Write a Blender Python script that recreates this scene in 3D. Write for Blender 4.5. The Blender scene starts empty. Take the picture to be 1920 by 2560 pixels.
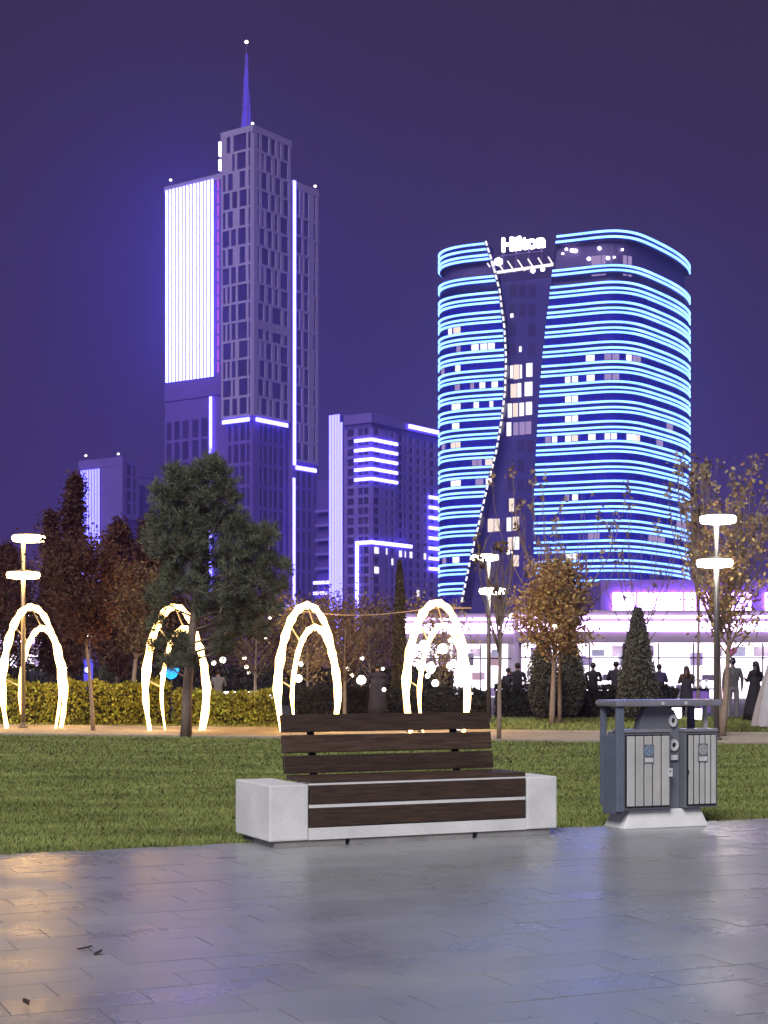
import bpy, bmesh, math, random
import numpy as np
from mathutils import Vector, Matrix

random.seed(7)
RNG = np.random.default_rng(7)
sc = bpy.context.scene
COL = sc.collection
R = math.radians

# ------------------------------------------------------------------ camera
F = 3900.0            # focal length in photo pixels (photo 1920 x 2560)
HORIZON = 1678.0      # photo row of the horizon
EYE = 1.4
cam_d = bpy.data.cameras.new('camera')
cam = bpy.data.objects.new('camera', cam_d)
COL.objects.link(cam)
cam.location = (0, 0, EYE)
cam.rotation_euler = (R(90), 0, 0)
cam_d.sensor_fit = 'VERTICAL'
cam_d.sensor_height = 36.0
cam_d.lens = F / 2560.0 * 36.0
cam_d.shift_y = (HORIZON - 1280.0) / 2560.0
cam_d.clip_end = 6000
cam_d.clip_start = 0.1
sc.camera = cam
sc.render.resolution_x, sc.render.resolution_y = 768, 1024

# ------------------------------------------------------------------ sky, sun, exposure
w = bpy.data.worlds.new('World')
sc.world = w
w.use_nodes = True
nt = w.node_tree
nt.nodes.clear()
n_out = nt.nodes.new('ShaderNodeOutputWorld')
n_add = nt.nodes.new('ShaderNodeAddShader')
n_bg1 = nt.nodes.new('ShaderNodeBackground')
n_bg2 = nt.nodes.new('ShaderNodeBackground')
n_sky = nt.nodes.new('ShaderNodeTexSky')
n_sky.sky_type = 'NISHITA'
n_sky.sun_disc = False
n_sky.sun_elevation = R(-6)
n_sky.sun_rotation = R(205)
n_bg1.inputs['Strength'].default_value = 0.05
n_tc = nt.nodes.new('ShaderNodeTexCoord')
n_sep = nt.nodes.new('ShaderNodeSeparateXYZ')
n_rmp = nt.nodes.new('ShaderNodeValToRGB')
cr = n_rmp.color_ramp
cr.elements[0].position = 0.0
cr.elements[0].color = (0.095, 0.060, 0.30, 1)
cr.elements[1].position = 1.0
cr.elements[1].color = (0.010, 0.008, 0.022, 1)
for p_, c_ in ((0.10, (0.074, 0.047, 0.20, 1)), (0.22, (0.052, 0.036, 0.105, 1)), (0.36, (0.045, 0.034, 0.066, 1)), (0.6, (0.034, 0.026, 0.05, 1))):
    e_ = cr.elements.new(p_)
    e_.color = c_
nt.links.new(n_tc.outputs['Generated'], n_sep.inputs[0])
nt.links.new(n_sep.outputs['Z'], n_rmp.inputs['Fac'])
nt.links.new(n_rmp.outputs['Color'], n_bg2.inputs['Color'])
nt.links.new(n_sky.outputs['Color'], n_bg1.inputs['Color'])
n_bg2.inputs['Strength'].default_value = 0.62
nt.links.new(n_bg1.outputs[0], n_add.inputs[0])
nt.links.new(n_bg2.outputs[0], n_add.inputs[1])
nt.links.new(n_add.outputs[0], n_out.inputs['Surface'])

sun_d = bpy.data.lights.new('sun', 'SUN')
sun_d.energy = 2.4
sun_d.angle = R(28)
sun_d.color = (1.0, 0.98, 0.96)
sun = bpy.data.objects.new('sun', sun_d)
COL.objects.link(sun)
_to = Vector((-0.25, -0.85, 0.78)).normalized()      # direction towards the light: behind the viewer, left
sun.rotation_euler = _to.to_track_quat('Z', 'Y').to_euler()
sun.location = (-10, -20, 30)

vs = sc.view_settings
vs.view_transform = 'Standard'
vs.look = 'None'
vs.exposure = 0.35
vs.gamma = 1.0
vs.use_curve_mapping = False
sc.cycles.use_denoising = True
sc.cycles.max_bounces = 6
sc.cycles.diffuse_bounces = 3
sc.cycles.glossy_bounces = 3
sc.cycles.transmission_bounces = 4
sc.cycles.transparent_max_bounces = 6
sc.cycles.volume_bounces = 0
sc.cycles.sample_clamp_indirect = 4.0
sc.cycles.caustics_reflective = False
sc.cycles.caustics_refractive = False


def gD(y):
    """distance of the ground point seen at photo row y"""
    return EYE * F / (y - HORIZON)


def gx(px, D):
    return (px - 960.0) * D / F


def zz(py, D):
    return EYE - (py - HORIZON) * D / F


# ------------------------------------------------------------------ materials
def mat(name, col, rough=0.6, var=0.18, scale=6.0, bump=0.0, metal=0.0, spec=0.5, col2=None, objrand=0.0, island=0.0, coat=0.0, bscale=None, stretch=None, rvar=0.0, world=False, rndoff=False):
    m = bpy.data.materials.new(name)
    m.use_nodes = True
    t = m.node_tree
    b = t.nodes['Principled BSDF']
    b.inputs['Roughness'].default_value = rough
    b.inputs['Metallic'].default_value = metal
    b.inputs['Specular IOR Level'].default_value = spec
    if coat:
        b.inputs['Coat Weight'].default_value = coat
        b.inputs['Coat Roughness'].default_value = 0.25
    tc = t.nodes.new('ShaderNodeTexCoord')
    src = tc.outputs['Object']
    if world:
        src = t.nodes.new('ShaderNodeNewGeometry').outputs['Position']
    if rndoff:
        oi = t.nodes.new('ShaderNodeObjectInfo')
        mu = t.nodes.new('ShaderNodeVectorMath')
        mu.operation = 'MULTIPLY_ADD'
        mu.inputs[1].default_value = (37.0, 11.0, 53.0)
        t.links.new(oi.outputs['Random'], mu.inputs[0])
        t.links.new(src, mu.inputs[2])
        src = mu.outputs[0]
    if stretch:
        mp = t.nodes.new('ShaderNodeMapping')
        mp.inputs['Scale'].default_value = stretch
        t.links.new(src, mp.inputs['Vector'])
        src = mp.outputs['Vector']
    nz = t.nodes.new('ShaderNodeTexNoise')
    nz.inputs['Scale'].default_value = scale
    nz.inputs['Detail'].default_value = 6
    nz.inputs['Roughness'].default_value = 0.62
    t.links.new(src, nz.inputs['Vector'])
    rp = t.nodes.new('ShaderNodeValToRGB')
    rp.color_ramp.elements[0].position = 0.28
    rp.color_ramp.elements[1].position = 0.72
    c = col
    c2 = col2 or tuple(min(1, v * (1 + var)) for v in c)
    c1 = tuple(v * (1 - var) for v in c)
    rp.color_ramp.elements[0].color = (*c1, 1)
    rp.color_ramp.elements[1].color = (*c2, 1)
    t.links.new(nz.outputs['Fac'], rp.inputs['Fac'])
    out = rp.outputs['Color']
    if objrand or island:
        hs = t.nodes.new('ShaderNodeHueSaturation')
        if island:
            g = t.nodes.new('ShaderNodeNewGeometry')
            rsrc = g.outputs['Random Per Island']
        else:
            g = t.nodes.new('ShaderNodeObjectInfo')
            rsrc = g.outputs['Random']
        amt = island or objrand
        mr = t.nodes.new('ShaderNodeMapRange')
        mr.inputs['To Min'].default_value = 1 - amt
        mr.inputs['To Max'].default_value = 1 + amt
        t.links.new(rsrc, mr.inputs['Value'])
        t.links.new(mr.outputs['Result'], hs.inputs['Value'])
        if island:
            ml = t.nodes.new('ShaderNodeMath')
            ml.operation = 'MULTIPLY_ADD'
            ml.inputs[1].default_value = 0.06
            ml.inputs[2].default_value = 0.47
            t.links.new(rsrc, ml.inputs[0])
            t.links.new(ml.outputs[0], hs.inputs['Hue'])
        t.links.new(out, hs.inputs['Color'])
        out = hs.outputs['Color']
    t.links.new(out, b.inputs['Base Color'])
    if rvar:
        mr2 = t.nodes.new('ShaderNodeMapRange')
        mr2.inputs['From Min'].default_value = 0.3
        mr2.inputs['From Max'].default_value = 0.7
        mr2.inputs['To Min'].default_value = rough - rvar
        mr2.inputs['To Max'].default_value = rough + rvar
        t.links.new(nz.outputs['Fac'], mr2.inputs['Value'])
        t.links.new(mr2.outputs['Result'], b.inputs['Roughness'])
    if bump:
        nb = t.nodes.new('ShaderNodeTexNoise')
        nb.inputs['Scale'].default_value = bscale or scale * 6
        nb.inputs['Detail'].default_value = 5
        t.links.new(src, nb.inputs['Vector'])
        bp = t.nodes.new('ShaderNodeBump')
        bp.inputs['Strength'].default_value = bump
        bp.inputs['Distance'].default_value = 0.02
        t.links.new(nb.outputs['Fac'], bp.inputs['Height'])
        t.links.new(bp.outputs['Normal'], b.inputs['Normal'])
    return m


def emit(name, col, strength, sample=True):
    m = bpy.data.materials.new(name)
    m.use_nodes = True
    t = m.node_tree
    t.nodes.clear()
    o = t.nodes.new('ShaderNodeOutputMaterial')
    e = t.nodes.new('ShaderNodeEmission')
    e.inputs['Color'].default_value = (*col, 1)
    e.inputs['Strength'].default_value = strength
    t.links.new(e.outputs[0], o.inputs['Surface'])
    m.cycles.emission_sampling = 'AUTO' if sample else 'NONE'
    return m


M = {}
M['tile'] = mat('granite_tile', (0.325, 0.335, 0.35), rough=0.31, var=0.20, scale=1.1, world=True, bump=0.10, objrand=0.06, spec=1.0, bscale=60, rvar=0.10)
M['joint'] = mat('tile_joint', (0.12, 0.12, 0.125), rough=0.8, scale=20)
M['soil'] = mat('soil', (0.025, 0.035, 0.015), rough=0.95, scale=3, var=0.4)
M['grass'] = mat('grass_blades', (0.225, 0.260, 0.078), rough=0.75, var=0.45, scale=0.9, stretch=(.5, 1.6, 1), island=0.13, spec=0.2)
M['asphalt'] = mat('asphalt', (0.05, 0.05, 0.052), rough=0.85, scale=2, bump=0.2)
M['path'] = mat('sand_path', (0.36, 0.31, 0.25), rough=0.85, scale=2, bump=0.3, bscale=40)
M['concrete'] = mat('pale_concrete', (0.80, 0.80, 0.79), rough=0.75, var=0.14, scale=3, rndoff=True, bump=0.18, bscale=55)
M['stone_foot'] = mat('dark_foot', (0.30, 0.29, 0.28), rough=0.8, scale=8)
M['wood'] = mat('dark_wood', (0.062, 0.037, 0.024), rough=0.5, var=0.6, scale=3.5, rndoff=True, bump=0.35, stretch=(1.2, 14, 14), objrand=0.22, bscale=9)
M['steel'] = mat('galvanised_steel', (0.36, 0.37, 0.40), rough=0.35, metal=0.8, scale=10)
M['bin_body'] = mat('bin_grey_paint', (0.17, 0.18, 0.21), rough=0.42, scale=5, var=0.12, bump=0.05)
M['bin_blue_lit'] = mat('bin_blue_light_tint', (0.14, 0.165, 0.225), rough=0.4, scale=5, var=0.12)  # blue light falling on the bin's left side, put into the colour
M['bin_slat'] = mat('bin_slat', (0.52, 0.52, 0.50), rough=0.55, scale=7, var=0.10, objrand=0.08)
M['bin_top'] = mat('bin_top', (0.42, 0.42, 0.46), rough=0.28, metal=0.5, scale=6)
M['plate'] = mat('plate_pale', (0.66, 0.67, 0.68), rough=0.4, scale=8)
M['emblem'] = mat('emblem_blue', (0.22, 0.33, 0.46), rough=0.4, scale=8)
M['emblem_g'] = mat('emblem_grey', (0.42, 0.42, 0.40), rough=0.4, scale=8)
M['black'] = mat('black', (0.012, 0.012, 0.013), rough=0.6, scale=8)
M['pole'] = mat('pole_paint', (0.15, 0.14, 0.135), rough=0.4, metal=0.4, scale=8)
M['bark'] = mat('bark', (0.10, 0.075, 0.06), rough=0.9, var=0.4, scale=9, bump=0.6, stretch=(4, 4, 1))
M['bark_pale'] = mat('bark_pale', (0.30, 0.23, 0.18), rough=0.85, var=0.3, scale=7, bump=0.5, stretch=(4, 4, 1))
M['pine'] = mat('pine_needles', (0.135, 0.150, 0.095), rough=0.7, var=0.4, scale=1.4, island=0.45, spec=0.2)
M['leaf_red'] = mat('leaf_red', (0.085, 0.034, 0.026), rough=0.75, var=0.4, scale=1.0, island=0.45, spec=0.2)
M['leaf_gold'] = mat('leaf_gold', (0.36, 0.235, 0.105), rough=0.75, var=0.35, scale=1.2, island=0.45, spec=0.2)
M['leaf_brown'] = mat('leaf_brown', (0.16, 0.10, 0.055), rough=0.75, var=0.4, scale=1.2, island=0.45, spec=0.2)
M['leaf_dark'] = mat('leaf_dark', (0.125, 0.122, 0.088), rough=0.75, var=0.35, scale=1.5, island=0.4, spec=0.2)
M['leaf_olive'] = mat('leaf_olive', (0.075, 0.058, 0.028), rough=0.75, var=0.35, scale=1.5, island=0.4, spec=0.2)
M['leaf_hedge'] = mat('leaf_hedge', (0.26, 0.27, 0.042), rough=0.7, var=0.4, scale=1.6, island=0.5, spec=0.2)
M['leaf_hedge_dark'] = mat('leaf_hedge_dark', (0.022, 0.024, 0.02), rough=0.8, var=0.4, scale=1.6, island=0.4, spec=0.2)
M['leaf_pale'] = mat('leaf_pale', (0.33, 0.255, 0.165), rough=0.75, var=0.3, scale=1.2, island=0.35, spec=0.2)
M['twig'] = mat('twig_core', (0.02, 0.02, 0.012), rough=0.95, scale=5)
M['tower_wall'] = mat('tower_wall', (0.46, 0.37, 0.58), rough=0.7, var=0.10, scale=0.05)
M['tower_wall2'] = mat('tower_wall_hazed', (0.17, 0.095, 0.46), rough=0.7, var=0.10, scale=0.05)  # violet of the haze over the lower tower put into the colour
M['tower_glass'] = mat('tower_glass', (0.045, 0.028, 0.11), rough=0.22, var=0.25, scale=0.08, objrand=0.3)
M['block_wall'] = mat('block_wall', (0.21, 0.135, 0.52), rough=0.7, var=0.10, scale=0.06)
M['block_dark'] = mat('block_wall_dark', (0.10, 0.055, 0.32), rough=0.7, var=0.10, scale=0.06)
M['hotel_glass'] = mat('hotel_glass', (0.008, 0.006, 0.30), rough=0.25, var=0.25, scale=0.2)  # deep blue glow of the light bands put into the glass colour
M['hotel_slot'] = mat('hotel_slot_glass', (0.045, 0.032, 0.20), rough=0.35, var=0.12, scale=0.1)
M['hotel_fascia'] = mat('hotel_fascia', (0.003, 0.003, 0.09), rough=0.4, var=0.2, scale=0.2)
M['hotel_top'] = mat('hotel_top', (0.10, 0.065, 0.20), rough=0.5, var=0.2, scale=0.1)
M['pav_wall'] = mat('pavilion_fascia', (0.30, 0.24, 0.30), rough=0.6, scale=0.6)
M['pav_frame'] = mat('pavilion_frame', (0.10, 0.08, 0.11), rough=0.5, scale=2)
M['purple_wash'] = mat('purple_wash', (0.22, 0.12, 0.45), rough=0.6, scale=0.2)  # purple wash of light put into the surface colour
M['glass'] = None
E = {}
E['cyan'] = emit('led_cyan', (0.145, 0.32, 1.0), 4.2)
_t = E['cyan'].node_tree
_e = [n for n in _t.nodes if n.type == 'EMISSION'][0]
_c = _t.nodes.new('ShaderNodeTexCoord')
_n = _t.nodes.new('ShaderNodeTexNoise')
_n.inputs['Scale'].default_value = 0.22
_n.inputs['Detail'].default_value = 3
_r = _t.nodes.new('ShaderNodeMapRange')
_r.inputs['From Min'].default_value = 0.3
_r.inputs['From Max'].default_value = 0.7
_r.inputs['To Min'].default_value = 3.4
_r.inputs['To Max'].default_value = 5.2
_t.links.new(_c.outputs['Object'], _n.inputs['Vector'])
_t.links.new(_n.outputs['Fac'], _r.inputs['Value'])
_t.links.new(_r.outputs['Result'], _e.inputs['Strength'])
E['violet'] = emit('led_violet_white', (0.19, 0.17, 1.0), 9.0)
E['fine'] = emit('led_violet_fine', (0.16, 0.145, 1.0), 5.2)
E['panel'] = emit('led_panel', (0.16, 0.155, 1.0), 12.5)
E['pink'] = emit('led_pink', (0.75, 0.12, 0.85), 1.1, False)
E['win'] = emit('lit_window', (1.0, 0.93, 0.90), 1.3, False)
E['win_dim'] = emit('lit_window_dim', (0.62, 0.45, 0.80), 0.55, False)
E['win_warm'] = emit('lit_window_warm', (1.0, 0.80, 0.66), 1.0, False)
E['white'] = emit('lamp_white', (1.0, 0.97, 1.0), 6.0)
E['sign'] = emit('sign_white', (1.0, 0.98, 0.98), 7.0, False)
E['spire'] = emit('spire_blue', (0.14, 0.09, 1.0), 0.85, False)
E['warm'] = emit('led_rope_warm', (1.0, 0.56, 0.17), 13.0)
E['lamp'] = emit('street_lamp_disc', (1.0, 0.60, 0.20), 34.0)
E['lampw'] = emit('street_lamp_disc_white', (1.0, 0.93, 0.80), 16.0)
E['screen'] = emit('screen_violet', (0.42, 0.20, 1.0), 22.0)
E['shop'] = emit('shop_white', (0.92, 0.80, 1.0), 3.0)
E['canopy'] = emit('canopy_light', (0.70, 0.48, 1.0), 9.0)
E['bulb'] = emit('bulb_warm', (1.0, 0.90, 0.72), 6.0, False)
E['redlight'] = emit('red_light', (1.0, 0.10, 0.08), 1.2, False)
E['bluelight'] = emit('blue_light', (0.02, 0.30, 1.0), 2.2, False)


# ------------------------------------------------------------------ mesh helpers
class MB:
    def __init__(s):
        s.v = []
        s.f = []

    def box(s, x0, x1, y0, y1, z0, z1):
        i = len(s.v)
        s.v += [(x0, y0, z0), (x1, y0, z0), (x1, y1, z0), (x0, y1, z0), (x0, y0, z1), (x1, y0, z1), (x1, y1, z1), (x0, y1, z1)]
        for q in ((0, 3, 2, 1), (4, 5, 6, 7), (0, 1, 5, 4), (1, 2, 6, 5), (2, 3, 7, 6), (3, 0, 4, 7)):
            s.f.append(tuple(i + k for k in q))
        return s

    def hexa(s, pts):
        i = len(s.v)
        s.v += [tuple(p) for p in pts]
        for q in ((0, 3, 2, 1), (4, 5, 6, 7), (0, 1, 5, 4), (1, 2, 6, 5), (2, 3, 7, 6), (3, 0, 4, 7)):
            s.f.append(tuple(i + k for k in q))
        return s

    def tube(s, pts, rad, n=8, cap=True):
        pts = [Vector(p) for p in pts]
        if not hasattr(rad, '__len__'):
            rad = [rad] * len(pts)
        base = len(s.v)
        prev = None
        for k, p in enumerate(pts):
            d = (pts[min(k + 1, len(pts) - 1)] - pts[max(k - 1, 0)])
            if d.length < 1e-9:
                d = Vector((0, 0, 1))
            d.normalize()
            if prev is None:
                ref = Vector((0, 1, 0)) if abs(d.y) < 0.9 else Vector((1, 0, 0))
                a = d.cross(ref).normalized()
            else:
                a = (prev - d * prev.dot(d)).normalized()
            prev = a
            b = d.cross(a)
            for j in range(n):
                t = 2 * math.pi * j / n
                q = p + (a * math.cos(t) + b * math.sin(t)) * rad[k]
                s.v.append(tuple(q))
        for k in range(len(pts) - 1):
            for j in range(n):
                a0 = base + k * n + j
                a1 = base + k * n + (j + 1) % n
                s.f.append((a0, a1, a1 + n, a0 + n))
        if cap:
            s.f.append(tuple(base + j for j in reversed(range(n))))
            s.f.append(tuple(base + (len(pts) - 1) * n + j for j in range(n)))
        return s

    def lathe(s, prof, n=20, c=(0, 0, 0), sx=1, sy=1):
        base = len(s.v)
        for r, z in prof:
            for j in range(n):
                t = 2 * math.pi * j / n
                s.v.append((c[0] + r * sx * math.cos(t), c[1] + r * sy * math.sin(t), c[2] + z))
        for k in range(len(prof) - 1):
            for j in range(n):
                a0 = base + k * n + j
                a1 = base + k * n + (j + 1) % n
                s.f.append((a0, a1, a1 + n, a0 + n))
        s.f.append(tuple(base + j for j in reversed(range(n))))
        s.f.append(tuple(base + (len(prof) - 1) * n + j for j in range(n)))
        return s

    def grid(s, rows):
        """rows: list of equal-length lists of points"""
        base = len(s.v)
        n = len(rows[0])
        for r in rows:
            s.v += [tuple(p) for p in r]
        for k in range(len(rows) - 1):
            for j in range(n - 1):
                a = base + k * n + j
                s.f.append((a, a + 1, a + n + 1, a + n))
        return s

    def poly(s, pts):
        i = len(s.v)
        s.v += [tuple(p) for p in pts]
        s.f.append(tuple(range(i, i + len(pts))))
        return s

    def mesh(s, name):
        me = bpy.data.meshes.new(name)
        me.from_pydata(s.v, [], s.f)
        me.update()
        return me

    def build(s, name, m, parent=None, smooth=False, bevel=0.0):
        me = s.mesh(name)
        if bevel:
            bm = bmesh.new()
            bm.from_mesh(me)
            bmesh.ops.bevel(bm, geom=list(bm.edges), offset=bevel, segments=2, affect='EDGES', profile=0.6)
            bm.to_mesh(me)
            bm.free()
        return put(name, me, m, parent, smooth)


def put(name, me, m, parent=None, smooth=False):
    if m is not None and not me.materials:
        me.materials.append(m)
    if smooth:
        me.polygons.foreach_set('use_smooth', [True] * len(me.polygons))
    o = bpy.data.objects.new(name, me)
    COL.objects.link(o)
    if parent is not None:
        o.parent = parent
    return o


def tag(o, label, cat, group=None):
    o['label'] = label
    o['category'] = cat
    if group:
        o['group'] = group
    return o


def thing(name, label, cat, loc=(0, 0, 0), rz=0.0, group=None):
    o = bpy.data.objects.new(name, None)
    o.empty_display_size = 0.2
    COL.objects.link(o)
    o.location = loc
    o.rotation_euler = (0, 0, rz)
    return tag(o, label, cat, group)


def struct(o):
    o['kind'] = 'structure'
    return o


def copy_tree(o, parent=None):
    c = o.copy()
    COL.objects.link(c)
    c.parent = parent
    for ch in o.children:
        copy_tree(ch, c)
    return c


CUBES = {}


def cube(name, m, parent, x0, x1, y0, y1, z0, z1):
    """a box part that shares one unit-cube mesh per material"""
    if m.name not in CUBES:
        b = MB().box(-0.5, 0.5, -0.5, 0.5, -0.5, 0.5)
        me = b.mesh('unit_' + m.name)
        me.materials.append(m)
        CUBES[m.name] = me
    o = bpy.data.objects.new(name, CUBES[m.name])
    COL.objects.link(o)
    o.parent = parent
    o.location = ((x0 + x1) / 2, (y0 + y1) / 2, (z0 + z1) / 2)
    o.scale = (x1 - x0, y1 - y0, z1 - z0)
    return o


def np_mesh(name, verts, nper, m, parent=None):
    """verts: (N, nper, 3) array -> N separate faces"""
    N = verts.shape[0]
    me = bpy.data.meshes.new(name)
    me.vertices.add(N * nper)
    me.vertices.foreach_set('co', verts.reshape(-1).astype(np.float32))
    me.loops.add(N * nper)
    me.loops.foreach_set('vertex_index', np.arange(N * nper, dtype=np.int32))
    me.polygons.add(N)
    me.polygons.foreach_set('loop_start', np.arange(0, N * nper, nper, dtype=np.int32))
    me.polygons.foreach_set('loop_total', np.full(N, nper, dtype=np.int32))
    me.update(calc_edges=True)
    return put(name, me, m, parent)


def leaves(name, c, size, m, parent, aspect=0.55, droop=0.0):
    """leaf-shaped kites (4 corners) scattered at the given centres"""
    N = len(c)
    d = RNG.normal(size=(N, 3))
    d[:, 2] -= droop
    d /= np.linalg.norm(d, axis=1)[:, None]
    r = RNG.normal(size=(N, 3))
    s = np.cross(d, r)
    s /= np.linalg.norm(s, axis=1)[:, None] + 1e-9
    L = (size * RNG.uniform(0.6, 1.4, N))[:, None]
    v = np.empty((N, 4, 3))
    v[:, 0] = c - d * L * 0.5
    v[:, 1] = c + s * L * aspect * 0.5
    v[:, 2] = c + d * L * 0.5
    v[:, 3] = c - s * L * aspect * 0.5
    return np_mesh(name, v, 4, m, parent)

# ================================================================== the setting
TH = R(24)                                  # the plaza grid is turned by this angle
U = Vector((math.cos(TH), math.sin(TH)))
V = Vector((-math.sin(TH), math.cos(TH)))
EDGE0 = Vector((-1.26, 12.70))              # a point of the lawn edge


def uv2w(u, v, z=0.0):
    p = EDGE0 + U * u + V * v
    return (p.x, p.y, z)


struct(MB().poly([(-415, -55, -0.06), (515, -55, -0.06), (515, 995, -0.06), (-415, 995, -0.06)]).build('ground', M['asphalt']))

# lawn soil: from the plaza edge to the path
NEAR_PATH = lambda x: 34.4 - (x + 8.4) * 0.28
FAR_PATH = lambda x: 40.0 - (x + 9.8) * 0.277
lw = MB()
lw.poly([uv2w(-30, 0, -0.012), uv2w(40, 0, -0.012), (40, NEAR_PATH(20), -0.012), (20, NEAR_PATH(20), -0.012), (-22, NEAR_PATH(-22), -0.012), (-30, 30, -0.012)])
lawn = struct(lw.build('lawn', M['soil']))
pt = MB()
pt.poly([(-24, NEAR_PATH(-24), -0.008), (22, NEAR_PATH(22), -0.008), (22, FAR_PATH(22), -0.008), (-24, FAR_PATH(-24), -0.008)])
path = struct(pt.build('path', M['path']))
kb = MB()
for a, b, off in ((-24, 22, NEAR_PATH), (-24, 22, FAR_PATH)):
    kb.hexa([(a, off(a) - .06, -.05), (b, off(b) - .06, -.05), (b, off(b) + .06, -.05), (a, off(a) + .06, -.05),
             (a, off(a) - .06, .035), (b, off(b) - .06, .035), (b, off(b) + .06, .035), (a, off(a) + .06, .035)])
kb.build('path_edging', M['path'], path)
bk = MB()
bk.poly([(-24, FAR_PATH(-24) + .07, -0.012), (22, FAR_PATH(22) + .07, -0.012), (22, 47.5, -0.012), (-24, 47.5, -0.012)])
back_lawn = struct(bk.build('back_lawn', M['soil']))

# grass blades
def blades(name, pts, m, parent, h0, h1, wk):
    N = len(pts)
    D = pts[:, 1]
    hgt = RNG.uniform(h0, h1, N)
    wd = wk * (D / 12.0) * RNG.uniform(0.7, 1.3, N)
    az = RNG.uniform(0, 2 * np.pi, N)
    lean = RNG.uniform(0.2, 1.5, N) * hgt
    la = RNG.uniform(0, 2 * np.pi, N)
    v = np.empty((N, 3, 3))
    base = np.column_stack([pts, np.full(N, -0.012)])
    s = np.column_stack([np.cos(az), np.sin(az) * 0.4, np.zeros(N)]) * wd[:, None]
    v[:, 0] = base - s
    v[:, 1] = base + s
    v[:, 2] = base + np.column_stack([np.cos(la) * lean, np.sin(la) * lean, hgt])
    o = np_mesh(name, v, 3, m, parent)
    o['kind'] = 'stuff'
    return o


N = 560000
Dg = 1.0 / RNG.uniform(1 / 37.0, 1 / 10.8, N)
xg = RNG.uniform(-1, 1, N) * (Dg * 0.275 + 3.4)
e_n = -(EDGE0.x - xg) * V.x + (Dg - EDGE0.y) * V.y
e_n = (xg - EDGE0.x) * V.x + (Dg - EDGE0.y) * V.y
jit = 0.03 * np.sin(xg * 9) + 0.02 * np.sin(xg * 23 + 1)
k = (e_n > -0.045 + jit * 1.5) & (Dg < NEAR_PATH(xg) - .05)
gp = np.column_stack([xg[k], Dg[k]])
# worn hollows in the turf
hol = np.sin(gp[:, 0] * 1.9 + 2.0 * np.sin(gp[:, 1] * 0.7)) + np.sin(gp[:, 1] * 2.3 + gp[:, 0] * 0.8)
k2 = RNG.uniform(0, 1, len(gp)) < np.clip(1.0 - 0.22 * (hol > 1.15), 0, 1)
gr = blades('grass', gp[k2], M['grass'], None, 0.018, 0.046, 0.006)
gr['label'] = 'short green lawn behind the bench'
gr['category'] = 'grass'
N = 50000
xg = RNG.uniform(-14, 18, N)
Dg = RNG.uniform(36, 47.3, N)
k = Dg > FAR_PATH(xg) + .1
g2 = blades('back_grass', np.column_stack([xg[k], Dg[k]]), M['grass'], None, 0.04, 0.10, 0.006)
g2['label'] = 'strip of grass beyond the sandy path'
g2['category'] = 'grass'

# plaza pavement: a slab with granite tiles of its own
pv = MB()
pv.poly([uv2w(-30, -40, -0.012), uv2w(40, -40, -0.012), uv2w(40, 0.0, -0.012), uv2w(-30, 0.0, -0.012)])
pavement = struct(pv.build('pavement', M['joint']))
TW, TL = 0.30, 0.60
tiles = []
for r in range(0, 46):
    v1 = -r * TW - 0.002
    v0 = v1 - TW
    off = (r % 2) * 0.3 + random.uniform(-.02, .02) + (r % 5) * 0.06
    for cI in range(-22, 30):
        u0 = cI * TL + off
        cx, cy, _ = uv2w(u0 + TL / 2, (v0 + v1) / 2)
        tiles.append((cx, cy))
tmeshes = []
for q in range(4):
    b = bmesh.new()
    bmesh.ops.create_cube(b, size=1.0)
    bmesh.ops.scale(b, vec=(TL - .006, TW - .006, 0.03), verts=b.verts)
    me = bpy.data.meshes.new('tile')
    b.to_mesh(me)
    b.free()
    me.materials.append(M['tile'])
    tmeshes.append(me)
vis, rest = [], []
for (cx, cy) in tiles:
    if cy > 4.6 and abs(cx) < cy * 0.246 + .35 and cy > 5.6:
        vis.append((cy, cx))
    elif cy > -8 and abs(cx) < 14:
        rest.append((cy, cx))
vis.sort()
rest += vis[300:]
vis = vis[:300]
for i, (cy, cx) in enumerate(vis):
    o = bpy.data.objects.new('tile', tmeshes[i % 4])
    COL.objects.link(o)
    o.parent = pavement
    o.location = (cx, cy, -0.015 + random.uniform(-.0012, .0012))
    o.rotation_euler = (random.uniform(-.0022, .0022), random.uniform(-.0022, .0022), TH)
rb = MB()
for cy, cx in rest:
    hz = random.uniform(-.0012, .0012)
    a = Vector((cx, cy))
    p = [a - U * (TL / 2 - .003) - V * (TW / 2 - .003), a + U * (TL / 2 - .003) - V * (TW / 2 - .003), a + U * (TL / 2 - .003) + V * (TW / 2 - .003), a - U * (TL / 2 - .003) + V * (TW / 2 - .003)]
    rb.poly([(q.x, q.y, hz) for q in p])
ro = rb.build('tile_field', M['tile'], pavement)
ro['kind'] = 'stuff'

# leaf shapes added in place of dark stains on the plaza
lf = mat('mark_leaf', (0.045, 0.03, 0.022), rough=.8)
for i, (px_, py_, lab) in enumerate(((212, 2376, 'leaf shape added for a dark paving mark at left, upper of a pair'), (246, 2388, 'leaf shape added for a dark paving mark at left, lower of a pair'), (66, 2512, 'leaf shape added for a dark mark near the bottom left corner of the paving'))):
    d_ = gD(py_)
    b = MB()
    rw = []
    for k in range(5):
        t_ = k / 4
        w_ = .016 * math.sin(math.pi * (t_ * .9 + .06))
        rw.append([(-.025 + .05 * t_, -w_, .003 + .012 * t_ * t_ + .006), (-.04 + .08 * t_, 0, .003 + .012 * t_ * t_), (-.04 + .08 * t_, w_, .003 + .012 * t_ * t_ + .006)])
    b.grid(rw)
    o = b.build('mark_leaf', lf)
    o.location = (gx(px_, d_), d_, 0.003)
    o.rotation_euler = (0, 0, R(20 + 50 * i))
    tag(o, lab, 'leaf', 'leaf shapes added for dark paving marks')

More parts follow.
